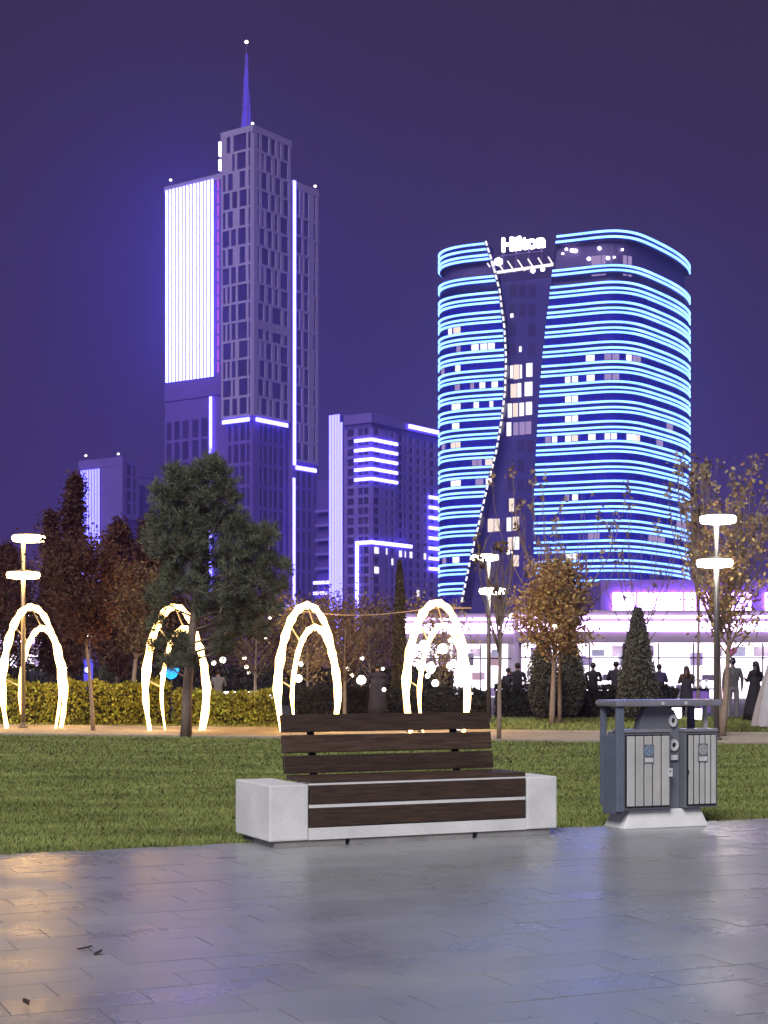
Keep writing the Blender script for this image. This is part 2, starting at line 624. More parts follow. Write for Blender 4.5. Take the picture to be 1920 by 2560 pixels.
# ================================================================== bench
BT = R(25)
bench = thing('park_bench', 'pale concrete park bench with dark wooden slats at the lawn edge', 'bench', (-0.90, 12.27, 0), BT)
LB, DB = 2.63, 0.80
cb = MB()
cb.box(0, 0.33, 0, DB, 0.055, 0.50)
cb.build('end_block', M['concrete'], bench, bevel=0.012)
cb = MB()
cb.box(2.335, LB, 0, DB, 0.055, 0.50)
cb.build('end_block', M['concrete'], bench, bevel=0.012)
cb = MB()
cb.box(0.333, 2.332, 0.004, DB - .004, 0.055, 0.150)
cb.box(0.345, 2.32, 0.058, DB - .03, 0.152, 0.465)
cb.build('base', M['concrete'], bench)
for a, b2 in ((0.05, 0.66), (0.70, 1.82), (1.87, 2.57)):
    MB().box(a, b2, 0.02, DB - .05, 0.0, 0.053).build('foot', M['stone_foot'], bench)


def slat(p, dims, rx=0.0, nm='slat'):
    b = MB()
    L, dd, h = dims
    b.box(0, L, -dd / 2, dd / 2, -h / 2, h / 2)
    o = b.build(nm, M['wood'], bench, bevel=0.006)
    o.location = p
    o.rotation_euler = (rx + random.uniform(-.006, .006), random.uniform(-.002, .002), random.uniform(-.002, .002))
    return o


for z in (0.232, 0.413):
    slat((0.345, 0.022, z), (1.975, 0.038, 0.150), nm='front_slat')
for k in range(3):
    slat((0.345, 0.105 + k * 0.172, 0.523), (1.99, 0.155, 0.036), nm='seat_slat')
for z0_, z1_ in ((0.309, 0.336), (0.4895, 0.5035)):
    MB().box(0.34, 2.325, 0.010, 0.041, z0_, z1_).build('gap_strip', M['concrete'], bench)
BK = R(-11)
for k in range(3):
    zc = 0.619 + k * 0.171
    yc = 0.600 + (zc - 0.56) * math.tan(-BK)
    slat((0.355, yc, zc), (1.98, 0.034, 0.149), rx=BK, nm='back_slat')
for xs in (0.62, 1.98):
    b = MB()
    y0, y1 = 0.632, 0.632 + (1.04 - 0.46) * math.tan(-BK)
    b.hexa([(xs, y0, .46), (xs + .055, y0, .46), (xs + .055, y0 + .04, .46), (xs, y0 + .04, .46), (xs, y1, 1.03), (xs + .055, y1, 1.03), (xs + .055, y1 + .04, 1.03), (xs, y1 + .04, 1.03)])
    b.build('back_support', M['black'], bench)
    MB().box(xs, xs + .05, .05, .60, .468, .503).build('seat_bearer', M['black'], bench)
    MB().box(xs, xs + .05, .0425, .0575, .156, .49).build('front_bearer', M['black'], bench)

# ================================================================== recycling bin
BR = R(22)
bin_ = thing('recycling_bin', 'grey double recycling bin under a flat roof on a stone foot', 'bin', (gx(1550, 13.9), 13.78, 0), BR)
WB, DBN = 0.98, 0.42
b = MB()
b.hexa([(.02, .0, 0), (.90, .0, 0), (.90, .36, 0), (.02, .36, 0), (.10, .04, .165), (.84, .04, .165), (.84, .32, .165), (.10, .32, .165)])
b.build('stone_foot', M['concrete'], bin_, bevel=0.01)
MB().box(0.0, WB, 0.157, 0.255, 0.168, 0.86).build('back_cabinet', M['bin_body'], bin_, bevel=0.008)
MB().box(-0.055, -0.006, 0.0, 0.25, 0.130, 0.83).build('side_panel', M['bin_blue_lit'], bin_, bevel=0.012)
MB().box(-0.075, 0.005, -0.035, -0.004, 0.16, 1.085).build('post', M['bin_blue_lit'], bin_, bevel=0.01)
MB().box(-0.055, -0.005, 0.252, 0.30, 0.20, 1.085).build('post', M['bin_blue_lit'], bin_, bevel=0.01)
MB().box(WB - .045, WB - .005, 0.12, 0.152, 0.884, 1.085).build('post', M['plate'], bin_, bevel=0.01)
MB().box(WB - .12, WB - .05, 0.26, 0.30, 0.22, 1.085).build('post', M['bin_blue_lit'], bin_, bevel=0.01)
b = MB()
b.box(-0.09, WB + .03, -0.06, 0.32, 1.087, 1.145)
b.build('roof_plate', M['bin_top'], bin_, bevel=0.02)
for q in (0.38, 0.62):
    MB().lathe([(0.0, 0), (0.016, 0), (0.016, .006), (0, .006)], 10).build('bolt', M['plate'], bin_).matrix_local = Matrix.Translation((q, -0.061, 1.115)) @ Matrix.Rotation(R(90), 4, 'X')
# middle column with its hump
b = MB()
prof = [(.20, .86), (.24, 1.0), (.265, 1.06), (.30, 1.08), (.50, 1.078), (.57, 1.05), (.612, .98), (.628, .86), (.628, .17), (.495, .17), (.495, .86)]
i0 = [(x, 0.06, z) for x, z in prof]
i1 = [(x, 0.155, z) for x, z in prof]
n = len(prof)
b.v += i0 + i1
b.f.append(tuple(range(n)))
b.f.append(tuple(reversed(range(n, 2 * n))))
for k in range(n):
    b.f.append((k, n + k, n + (k + 1) % n, (k + 1) % n))
b.build('middle_column', M['bin_body'], bin_)


def ring(parent, x, y, z, r0, r1, sx=1.0, dep=.018, m=None):
    b = MB()
    pts = []
    for k in range(24):
        t = 2 * math.pi * k / 24
        pts.append((math.cos(t), math.sin(t)))
    base = len(b.v)
    for rr, yy in ((r0, 0), (r1, 0), (r1, -dep), (r0, -dep)):
        for c, s_ in pts:
            b.v.append((c * rr * sx, yy, s_ * rr))
    for q in range(4):
        for k in range(24):
            a0 = q * 24 + k
            a1 = q * 24 + (k + 1) % 24
            c0 = ((q + 1) % 4) * 24 + k
            c1 = ((q + 1) % 4) * 24 + (k + 1) % 24
            b.f.append((a0, a1, c1, c0))
    o = b.build('ash_opening', m or M['plate'], parent, smooth=False)
    o.location = (x, y, z)
    b2 = MB()
    b2.v = [(c * r0 * sx, -.004, s_ * r0) for c, s_ in pts]
    b2.f = [tuple(range(24))]
    b2.build('dark_disc', M['black'], o)  # flat black disc painted for the dark inside of the opening
    return o


ring(bin_, .555, .058, .955, .026, .056, .72)
ring(bin_, .565, .058, .735, .024, .052, .9)
MB().box(.53, .60, .035, .058, .60, .645).build('ash_tray', M['plate'], bin_, bevel=0.006)


def bin_door(x0, x1, emb):
    bx_ = MB().box(x0, x1, -0.02, 0.155, 0.172, 0.852).build('bin_box', M['bin_body'], bin_, bevel=0.008)
    MB().box(x0 - .004, x1 + .004, -0.03, 0.17, 0.855, 0.882).build('lid', M['bin_top'], bin_, bevel=0.006)
    dr = MB().box(x0 + .018, x1 - .018, -0.030, -0.0215, 0.195, 0.835).build('door', M['black'], bx_)
    nsl = 5
    wdt = (x1 - x0 - .045) / nsl
    for k in range(nsl):
        xa = x0 + .022 + k * wdt
        o = MB().box(xa + .0055, xa + wdt - .0055, -0.044, -0.0315, 0.205, 0.825).build('door_slat', M['bin_slat'], bx_, bevel=0.006)
    xm = (x0 + x1) / 2
    e = MB().box(xm - .052, xm + .052, -.0500, -.0445, .585, .75).build('emblem_plate', M['bin_body'], bx_, bevel=.002)
    d = MB().lathe([(0, 0), (.045, 0), (.045, .004), (0, .004)], 22).build('emblem', emb, bx_)
    d.matrix_local = Matrix.Translation((xm, -.0505, .695)) @ Matrix.Rotation(R(90), 4, 'X')
    t = MB()
    for k in range(3):
        a0, a1 = R(90 + 120 * k + 14), R(90 + 120 * (k + 1) - 30)
        p0 = Vector((math.cos(a0), math.sin(a0))) * .024
        p1 = Vector((math.cos(a1), math.sin(a1))) * .024
        dd = (p1 - p0).normalized()
        nn = Vector((-dd.y, dd.x)) * .0045
        t.poly([(xm + q.x, -.0556, .695 + q.y) for q in (p0 - nn, p1 - nn, p1 + nn, p0 + nn)])
        t.poly([(xm + q.x, -.0556, .695 + q.y) for q in (p1 - nn * 2.2, p1 + dd * .013, p1 + nn * 2.2)])
    t.build('recycling_arrows', M['bin_body'] if emb is M['emblem'] else M['stone_foot'], bx_)
    MB().box(xm - .042, xm + .042, -.0555, -.0505, .592, .632).build('name_plate', M['plate'], bx_, bevel=.002)
    return bx_


bl = bin_door(0.0, 0.49, M['emblem'])
MB().box(.448, .488, -.056, -.0445, .46, .535).build('lock_plate', M['plate'], bl, bevel=.004)
MB().box(.452, .464, -.060, -.0565, .50, .515).build('keyhole', M['black'], bl)
brt = bin_door(0.635, 0.98, M['emblem_g'])
MB().box(.652, .662, -.050, -.0445, .48, .51).build('keyhole', M['black'], brt)

# ================================================================== residential tower (far left)
tower = thing('residential_tower', 'tallest tower, slender with a lit mast and a big panel of white light bars', 'skyscraper', (-54.7, 650, 0), R(54))
WIN = {}


def fbox(mb, face, c, u0, u1, z0, z1, d0, d1):
    """face 'L': plane x=c looking to -x, u runs along y.  face 'R': plane y=c looking to -y, u along x. d outward"""
    if face == 'L':
        mb.box(c - d1, c - d0, u0, u1, z0, z1)
    else:
        mb.box(u0, u1, c - d1, c - d0, z0, z1)


def fcube(name, m, par, face, c, u0, u1, z0, z1, d0, d1):
    if face == 'L':
        return cube(name, m, par, c - d1, c - d0, u0, u1, z0, z1)
    return cube(name, m, par, u0, u1, c - d1, c - d0, z0, z1)


def facade(par, wall, face, c, u0, u1, rows, patt, glass, band=1.1, dep=0.55, edge=0.9, lit=None):
    """rows of windows between raised bands and piers; patt(row) -> list of (a,b) fractions of windows"""
    for r in range(len(rows) - 1):
        z0, z1 = rows[r], rows[r + 1]
        fbox(wall, face, c, u0, u1, z0, z0 + band, 0, dep)
        wz0, wz1 = z0 + band, z1
        L = u1 - u0
        last = u0
        for (a, b_) in patt(r):
            ua, ub = u0 + a * L, u0 + b_ * L
            if ua > last + .01:
                fbox(wall, face, c, last, ua, wz0, wz1, 0, dep)
            fcube('window', lit(r) if lit and lit(r) else glass, par, face, c, ua, ub, wz0, wz1, 0.02, 0.16)
            last = ub
        if last < u1 - .01:
            fbox(wall, face, c, last, u1, wz0, wz1, 0, dep)


rnd = random.Random(5)
HT = 229.0
core = MB()
core.box(0, 24.3, 0, 17.1, 106, HT - 1.2)
core.box(1.4, 22.9, 1.4, 15.7, -1, 106)
core.box(8, 24, 15.8, 57.9, -1, 214)
core.box(25.6, 43.4, 0, 14, -1, 211.5)
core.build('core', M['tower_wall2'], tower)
wall = MB()
# parapets
for (x0, x1, y0, y1, z0, z1) in ((-.58, 24.9, -.58, .6, HT - 2.6, HT), (-.58, .6, .6, 17.4, HT - 2.6, HT), (23.7, 24.9, .6, 17.4, HT - 2.6, HT), (25.2, 43.8, -.58, .6, 209.5, 212.5), (7.5, 9, 15.9, 58.2, 213, 215.5)):
    wall.box(x0, x1, y0, y1, z0, z1)


def patL(r):
    k = r % 5
    if r >= 13:
        return [(.04, .12), (.18, .60 if k else .5), (.70, .82)] if r == 14 else [(.05, .11), (.2, .48), (.56, .64)]
    base = [[(.05, .11), (.17, .40), (.48, .64), (.72, .93)],
            [(.05, .11), (.2, .45), (.52, .68), (.74, .96)],
            [(.06, .10), (.14, .42), (.55, .62), (.68, .94)],
            [(.05, .11), (.22, .40), (.62, .78), (.86, .95)],
            [(.05, .11), (.16, .46), (.53, .66), (.72, .80), (.86, .94)]]
    return base[(r * 2 + r // 3) % 5]


def patR(r):
    base = [[(.10, .15), (.21, .36), (.44, .50), (.58, .72), (.80, .93)],
            [(.16, .30), (.38, .50), (.57, .66), (.74, .93)],
            [(.10, .16), (.22, .40), (.46, .58), (.66, .72), (.80, .94)],
            [(.12, .26), (.32, .42), (.50, .74), (.82, .92)],
            [(.10, .15), (.22, .28), (.34, .48), (.56, .64), (.72, .92)]]
    return base[(r * 3 + r // 4) % 5]


rows = [108 + 7.9 * k for k in range(16)]
rows[-1] = HT - 2.61
facade(tower, wall, 'L', 0, 0, 17.1, rows, patL, M['tower_glass'], band=1.0)
rr = [z for z in rows if abs(z - 147.5) > .1]
facade(tower, wall, 'R', 0, 0, 24.3, rr, patR, M['tower_glass'], band=1.0)
fbox(wall, 'R', 0, .3, 24.0, 144.6, 148.4, .56, .62)
rows3 = [92 + 8.1 * k for k in range(15)]
rows3[-1] = 209.45
facade(tower, wall, 'R', 0, 25.6, 43.4, rows3, lambda r: [[(.14, .34), (.42, .62), (.80, .90)], [(.14, .26), (.33, .40), (.46, .62), (.82, .90)], [(.12, .36), (.44, .60), (.84, .92)]][r % 3], M['tower_glass'], band=1.0)
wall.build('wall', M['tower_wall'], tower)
wall2 = MB()
rows4 = [14 + 9.2 * k for k in range(11)]
facade(tower, wall2, 'L', 1.4, 1.4, 15.7, rows4, lambda r: [(.08, .20), (.26, .44), (.52, .70), (.80, .92)], M['tower_glass'], band=1.4, dep=.4)
facade(tower, wall2, 'R', 1.4, 1.4, 22.9, rows4, lambda r: [(.20, .28), (.32, .44), (.50, .58), (.62, .74), (.80, .92)], M['tower_glass'], band=1.4, dep=.4)
facade(tower, wall2, 'R', 0, 25.6, 43.4, [8 + 9.0 * k for k in range(10)], lambda r: [(.15, .30), (.38, .52), (.6, .75), (.84, .93)], M['tower_glass'], band=1.4, dep=.4)
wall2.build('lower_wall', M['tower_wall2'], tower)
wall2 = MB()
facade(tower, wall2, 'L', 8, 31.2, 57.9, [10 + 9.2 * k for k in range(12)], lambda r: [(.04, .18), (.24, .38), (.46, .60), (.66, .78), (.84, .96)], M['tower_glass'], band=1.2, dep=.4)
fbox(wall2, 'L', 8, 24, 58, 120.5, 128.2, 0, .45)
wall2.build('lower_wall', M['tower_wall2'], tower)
# light bars
nb = 14
fcube('dark_gap_plate', M['hotel_fascia'], tower, 'L', 8, 28.7, 58.0, 128.4, 214.0, 0.05, 0.2)  # dark plate added so the gaps between glowing bars stay dark
for k in range(nb):
    y0 = 28.9 + k * (58.0 - 28.9) / nb
    fcube('light_bar', E['panel'], tower, 'L', 8, y0, y0 + 1.18, 128.6 + 0.02 * k, 213.8, 0.3, 0.75)
for k in range(15):
    z0 = 130 + k * 5.6
    fcube('edge_light', E['pink'], tower, 'L', 8, 26.1, 26.55, z0, z0 + 4.6, 0.1, 0.5)
fcube('light_bar', E['violet'], tower, 'L', 8, 29.6, 30.9, 36, 120, 0.5, 0.95)
fcube('light_bar', E['violet'], tower, 'L', 0, 1.2, 16.2, 105.6, 107.3, 0.58, 1.0)
fcube('light_bar', E['violet'], tower, 'R', 0, 1.2, 22.0, 105.6, 107.3, 0.58, 1.0)
fcube('light_bar', E['violet'], tower, 'R', 0, 25.7, 27.2, 90, 212.4, 0.6, 1.1)
fcube('light_bar', E['violet'], tower, 'R', 0, 27.4, 41.5, 88.3, 90.0, 0.6, 1.1)
fcube('light_bar', E['violet'], tower, 'R', 0, 25.5, 26.8, 30, 84.5, 0.6, 1.1)
fcube('light_bar', E['violet'], tower, 'R', 0, 18, 32.0, 28.0, 29.6, 0.6, 1.1)
cube('roof_light', E['white'], tower, -.4, .8, 17.6, 18.7, 219.5, 225.5)
cube('roof_light', E['white'], tower, -.4, .8, 17.6, 18.7, 213.5, 218.0)
cube('lamp_bracket', M['tower_wall2'], tower, 0.9, 2.0, 17.2, 19, 212, 226)
for (x, y, z) in ((9, 25, 221.5), (9, 55.5, 218.6), (.8, .8, 230.0), (43, 1, 214.5)):
    o = MB().lathe([(0, -.55), (.5, -.35), (.65, 0), (.5, .35), (0, .55)], 10).build('beacon', E['bulb'], tower, True)
    o.location = (x, y, z)
    cube('beacon_stem', M['tower_wall2'], tower, x - .1, x + .1, y - .1, y + .1, z - 7, z - .5)
# mast: tapered lattice with light on its flanks
mst = MB()
mx, my = 9.8, 12.0
legs = 4
for q in range(legs):
    pts = []
    for k in range(9):
        t = k / 8
        a = R(45 + 90 * q + 50 * t)
        r_ = 2.3 * (1 - t) + 0.6 * t
        pts.append((mx + math.cos(a) * r_, my + math.sin(a) * r_, HT - 1 + 36 * t))
    mst.tube(pts, [0.42 - .2 * k / 8 for k in range(9)], 5)
for k in range(14):
    t = k / 14
    r_ = 1.75 * (1 - t) + 0.35 * t
    a0 = R(45 + 50 * t)
    ring_p = [(mx + math.cos(a0 + q * math.pi / 2) * r_, my + math.sin(a0 + q * math.pi / 2) * r_, HT - 1 + 36 * t) for q in range(5)]
    mst.tube(ring_p, 0.2, 4)
mst.build('mast', M['tower_wall2'], tower)
core_m = MB()
for k in range(12):
    t0, t1 = k / 12, (k + .82) / 12
    core_m.tube([(mx - .3 * math.sin(k), my, HT + 36 * t0), (mx - .3 * math.sin(k + 1), my, HT + 36 * t1)], [1.7 * (1 - t0) + .6, 1.7 * (1 - t1) + .45], 7)
core_m.build('mast_light', E['spire'], tower)
cube('mast_tip', M['tower_wall2'], tower, mx - .12, mx + .12, my - .12, my + .12, HT + 35, HT + 40)
o = MB().lathe([(0, -.8), (.6, -.5), (.8, 0), (.6, .5), (0, .8)], 10).build('mast_beacon', E['bulb'], tower, True)
o.location = (mx, my, HT + 40.6)

# ================================================================== middle apartment block
blk = thing('apartment_block', 'mid-rise purple apartment block between tower and hotel with white light bars', 'apartment block', (-3.5, 430, 0), R(54))
c = MB()
c.box(0, 11.5, 0, 9.2, -1, 71.4)
c.box(3, 11, 9.2, 17, -1, 73.6)
c.box(5, 14, 17, 23, -1, 56)
c.box(11.5, 46, 2, 16, -1, 71.6)
c.build('core', M['block_dark'], blk)
wb = MB()
wb.box(-.4, 11.9, -.4, .5, 70.0, 72.6)
wb.box(-.4, .5, .5, 9.4, 70.0, 72.6)
wb.box(12.0, 46.2, 1.6, 2.5, 70.4, 72.4)
fl = [3 + 2.73 * k for k in range(25)]


def spans(face, c_, u0, u1, wins, z_rows, dep=.4, band=.85, glass=M['tower_glass'], skip=None):
    for r in range(len(z_rows) - 1):
        z0, z1 = z_rows[r], z_rows[r + 1]
        fbox(wb, face, c_, u0, u1, z0, z0 + band, 0, dep)
        last = u0
        for (a, b_) in wins:
            fbox(wb, face, c_, last, a, z0 + band, z1, 0, dep)
            g = glass
            if skip:
                g = skip(r, a) or glass
            fcube('window', g, blk, face, c_, a, b_, z0 + band, z1, .02, .12)
            last = b_
        fbox(wb, face, c_, last, u1, z0 + band, z1, 0, dep)


litset = {(11, 6), (11, 9), (9, 6), (8, 2), (6, 9), (5, 9)}


def lit_b(r, a):
    if r in (11, 10, 9, 7, 5) and rnd.random() < (.5 if r == 11 else .12):
        return E['win']
    return None


spans('L', 0, 0, 9.2, [(.7, 2.3), (2.6, 4.2), (5.8, 8.0)], fl)
spans('R', 0, 0, 11.5, [(.8, 3.3), (6.3, 7.4), (8.9, 10.2)], fl, skip=lit_b)
spans('R', 2, 11.5, 46, [(12.4, 14.0), (15.4, 17.2), (18.2, 19.2), (20.6, 22.4), (24.2, 26.0), (27.8, 29.4), (31.0, 33.2)], fl, skip=lit_b)
wb.build('wall', M['block_wall'], blk)
fcube('dark_gap_plate', M['hotel_fascia'], blk, 'L', 3, 11.9, 17.0, 4, 73.4, .05, .2)  # added dark sheet, hides the lit core between the bars
for k in range(5):
    y0 = 12.1 + k * 0.98
    fcube('light_bar', E['fine'], blk, 'L', 3, y0, y0 + .48, 6 - .2 * k, (73.8 if k else 71.5), .3, .8)
for k in range(5):
    z = 65.2 - 2.70 * k
    o = MB()
    o.box(-.9, -.42, -.9, 5.3, z - .42, z + .42)
    o.box(-.42, 11.5, -.9, -.42, z - .42, z + .42)
    o.build('light_bar', E['violet'], blk)
o = MB()
o.box(-.9, -.42, -.9, 4.9, 36.4, 37.4)
o.box(-.42, 18.5, -.9, -.42, 36.4, 37.4)
o.box(-.9, -.42, 4.0, 4.9, 12, 36.4)
o.build('light_bar', E['violet'], blk)
fcube('light_bar', E['violet'], blk, 'R', 2, 19.6, 46, 71.0, 72.1, .75, 1.2)
for k in range(8):
    z = 52.2 - 2.98 * k
    fcube('light_bar', E['violet'], blk, 'R', 2, 29.8, 46, z - .45, z + .45, .75, 1.2)
for k in range(8):
    fcube('balcony', M['block_wall'], blk, 'L', 5, 17.2, 22.8, 18 + 4.1 * k, 18.8 + 4.1 * k, 0, 1.4)
fcube('light_bar', E['violet'], blk, 'L', 5, 17.4, 23, 26.2, 27.1, 1.5, 1.9)
fcube('light_bar', E['violet'], blk, 'L', 5, 18.2, 23, 23.2, 24.1, 1.5, 1.9)

# ================================================================== small block at the left
blk2 = thing('apartment_block', 'low distant block behind the red trees with seven white light bars', 'apartment block', (-100.8, 600, 0), R(54))
c = MB()
c.box(0, 8.7, 0, 23.4, -1, 82.6)
c.box(8.7, 24, 1.5, 14, -1, 74)
c.build('core', M['block_dark'], blk2)
wb2 = MB()
wb2.box(-.4, .4, -.2, 23.6, 80.5, 84)
fbox(wb2, 'L', 0, 0, 11.2, 0, 80.4, 0, .3)
wb2.box(-.8, .6, -1.0, .4, 30, 83.6)
wb2.box(.6, 8.9, -.5, .3, 60, 83.2)
wb2.box(8.9, 24.5, -.5, 1.4, 77, 81)
wb2.build('wall', M['block_wall'], blk2)
for (a, b_) in ((2.2, 4.0), (5.6, 6.6)):
    for k in range(4):
        fcube('window', M['tower_glass'], blk2, 'R', -.5, a, b_, 62 + 5 * k, 66 + 5 * k, -.03, .05)
fcube('dark_gap_plate', M['hotel_fascia'], blk2, 'L', 0, 11.5, 23.0, 28, 80.3, .31, .34)  # added dark sheet, keeps the lit wall between bars from showing
for k in range(7):
    y0 = 11.8 + k * 1.58
    fcube('light_bar', E['fine'], blk2, 'L', 0, y0, y0 + .80, 30, 80.2, .35, .8)
for (x, y, z) in ((.5, 20.5, 86), (1, 3, 85.3)):
    o = MB().lathe([(0, -.5), (.6, 0), (0, .5)], 8).build('beacon', E['bulb'], blk2, True)
    o.location = (x, y, z)
    cube('beacon_stem', M['block_dark'], blk2, x - .1, x + .1, y - .1, y + .1, 80, z - .4)

# ================================================================== hotel with cyan light bands
HX, HY = 33.0, 270.0
hotel = thing('hotel_tower', 'curved hotel tower wrapped in cyan light bands with a dark central slot', 'hotel', (HX, HY, 0))
ctrl = [(16, 292), (12.0, 285.5), (9.75, 280.5), (9.35, 277.4), (10.3, 274.4), (12.8, 272.0), (17.3, 270.0), (23.5, 267.9), (29.6, 265.7), (33.4, 264.1), (36.3, 262.85), (38.9, 262.3), (41.6, 263.1), (44.4, 265.5), (48.9, 271.3), (52.3, 276.4), (55.0, 281.6), (56.6, 286.5), (57.0, 293.0)]


def catmull(P, n=8):
    out = []
    for i in range(1, len(P) - 2):
        p0, p1, p2, p3 = [Vector(q) for q in P[i - 1:i + 3]]
        for k in range(n):
            t = k / n
            out.append(0.5 * ((2 * p1) + (p2 - p0) * t + (2 * p0 - 5 * p1 + 4 * p2 - p3) * t * t + (3 * p1 - p0 - 3 * p2 + p3) * t ** 3))
    out.append(Vector(P[-2]))
    return out


ctrl = [(33.4 + (x - 33.4) * .972, y) for x, y in ctrl]
plan = catmull(ctrl)
acc = [0.0]
for k in range(1, len(plan)):
    acc.append(acc[-1] + (plan[k] - plan[k - 1]).length)
STOT = acc[-1]


def at_s(s):
    s = max(0, min(STOT, s))
    for k in range(1, len(acc)):
        if acc[k] >= s - 1e-9:
            t = (s - acc[k - 1]) / max(1e-9, acc[k] - acc[k - 1])
            p = plan[k - 1].lerp(plan[k], t)
            d = (plan[k] - plan[k - 1]).normalized()
            return p, Vector((d.y, -d.x))
    return plan[-1], Vector((1, 0))


def hp(s, off, z):
    p, nrm = at_s(s)
    q = p + nrm * off
    return (q.x - HX, q.y - HY, z)


def s_of_px(px):
    best = 0
    for k in range(len(plan)):
        if 960 + F * plan[k].x / plan[k].y <= px and acc[k] > 8:
            best = acc[k]
        if 960 + F * plan[k].x / plan[k].y > px and acc[k] > 8:
            break
    p0 = at_s(best)[0]
    for j in range(40):
        s = best + j * 0.05
        p = at_s(s)[0]
        if 960 + F * p.x / p.y >= px:
            return s
    return best


BLc = [(600, 1211), (660, 1229), (720, 1244), (820, 1257), (900, 1261), (980, 1258), (1050, 1250), (1130, 1236), (1200, 1218), (1300, 1195), (1400, 1172), (1500, 1152), (1700, 1120)]
BRc = [(560, 1396), (592, 1392), (650, 1385), (700, 1379), (800, 1367), (880, 1358), (960, 1351), (1050, 1345), (1200, 1337), (1300, 1335), (1400, 1336), (1700, 1345)]


def interp(T, y):
    if y <= T[0][0]:
        return T[0][1]
    for (a, b_) in zip(T, T[1:]):
        if y <= b_[0]:
            return a[1] + (b_[1] - a[1]) * (y - a[0]) / (b_[0] - a[0])
    return T[-1][1]


_cache = {}


def s_left(z):
    k_ = ('l', round(z, 2))
    if k_ not in _cache:
        _cache[k_] = s_of_px(interp(BLc, HORIZON - (z - EYE) * F / 268.5))
    return _cache[k_]


def s_right(z):
    k_ = ('r', round(z, 2))
    if k_ not in _cache:
        _cache[k_] = s_of_px(interp(BRc, HORIZON - (z - EYE) * F / 266.0))
    return _cache[k_]


def band(side, z0, z1, off0, off1, n=40):
    """closed curved slab between heights z0, z1 and offsets off0 (inner), off1 (outer)"""
    b = MB()
    rows_ = []
    for (zz_, off) in ((z0, off0), (z0, off1), (z1, off1), (z1, off0), (z0, off0)):
        a, e = (0.0, s_left(zz_)) if side == 'l' else (s_right(zz_), STOT)
        rows_.append([hp(a + (e - a) * k / n, off, zz_) for k in range(n + 1)])
    b.grid(rows_)
    for endi in (0, n):
        b.poly([r_[endi] for r_ in rows_[:4]])
    return b


ZT = 75.8
for side in 'lr':
    # glazing behind, with slight mullions
    rows_ = []
    for k in range(60):
        z = -1 + (66.9 + 1) * k / 59
        a, e = (0.0, s_left(z)) if side == 'l' else (s_right(z), STOT)
        rows_.append([hp(a + (e - a) * j / 50, 0, z) for j in range(51)])
    g = MB()
    g.grid(rows_)
    g.build('glazing', M['hotel_glass'], hotel)
    # side return of the wing towards the slot
    ret = MB()
    rr_ = []
    for k in range(50):
        z = -1 + (ZT + 1) * k / 49
        s = s_left(z) if side == 'l' else s_right(z)
        rr_.append([hp(s, 0.0, z), hp(s, -5.0, z)])
    ret.grid(rr_)
    ret.build('slot_reveal', M['hotel_fascia'], hotel)
    mull = MB()
    a0, e0 = (0.0, s_left(40)) if side == 'l' else (s_right(40), STOT)
    nmu = int((STOT if side == 'r' else e0) / 1.55)
    for k in range(16):
        z0 = 66.8 - 3.34 * k - 3.34 + .30
        z1 = z0 + 1.15
        a, e = (0.0, s_left(z0)) if side == 'l' else (s_right(z0), STOT)
        s = 0.4
        while s < STOT:
            if a < s < e - .2:
                p0, p1 = hp(s, .14, z0), hp(s + .09, .14, z0)
                q0, q1 = hp(s, 0, z0), hp(s + .09, 0, z0)
                mull.hexa([q0, q1, p1, p0, (q0[0], q0[1], z1), (q1[0], q1[1], z1), (p1[0], p1[1], z1), (p0[0], p0[1], z1)])
            s += 1.5
    mull.build('mullions', M['hotel_fascia'], hotel)['kind'] = 'stuff'
    # floor fascias + light bands
    for k in range(16):
        z = 66.8 - 3.34 * k
        band(side, z - 2.0, z + .28, 0.02, 0.06).build('fascia', M['hotel_fascia'], hotel)
        for dz in (0, -.98, -1.72):
            band(side, z + dz - .165, z + dz + .165, 0.10, 0.36).build('light_band', E['cyan'], hotel)
    # terrace storey and crown
    zt = 69.6
    band(side, zt - 2.2 if side == 'l' else zt - 1.3, zt + .3, 0.02, 0.06).build('fascia', M['hotel_fascia'], hotel)
    for dz in (0.0, -.75):
        band(side, zt + dz - .165, zt + dz + .165, .10, .36).build('light_band', E['cyan'], hotel)
    band(side, 67.2, 74.5, -.9, -.7).build('terrace_wall', M['hotel_top'], hotel)
    tops = (75.4, 74.4, 73.4, 72.7) if side == 'l' else (75.4, 74.45)
    band(side, tops[-1] - .4, tops[0] + .35, -0.05, 0.06).build('crown', M['hotel_fascia'], hotel)
    for z in tops:
        band(side, z - .165, z + .165, .10, .36).build('light_band', E['cyan'], hotel)
    band(side, 74.0, 74.3, -4.3, -.08).build('crown_roof', M['hotel_top'], hotel)
# back of the hotel and the recessed slot wall
sl = MB()
pa, na = at_s(s_of_px(1120))
pb, nbv = at_s(s_of_px(1400))
A = pa - na * 3.2
B = pb - nbv * 3.2
sl.hexa([(A.x - HX, A.y - HY, -1), (B.x - HX, B.y - HY, -1), (B.x - HX + 4, B.y - HY + 10, -1), (A.x - HX + 4, A.y - HY + 10, -1),
         (A.x - HX, A.y - HY, 69.4), (B.x - HX, B.y - HY, 69.4), (B.x - HX + 4, B.y - HY + 10, 69.4), (A.x - HX + 4, A.y - HY + 10, 69.4)])
sl.build('slot_wall', M['hotel_slot'], hotel)
body = MB()
inner = [hp(STOT * k / 40, -4.6, 0) for k in range(41)]
lo = [(x, y, -1) for x, y, z in inner]
hi = [(x, y, 66.6) for x, y, z in inner]
body.grid([lo, hi])
body.poly(hi)
body.build('inner_body', M['hotel_fascia'], hotel)
sdir = (B - A).normalized()
snrm = Vector((sdir.y, -sdir.x))


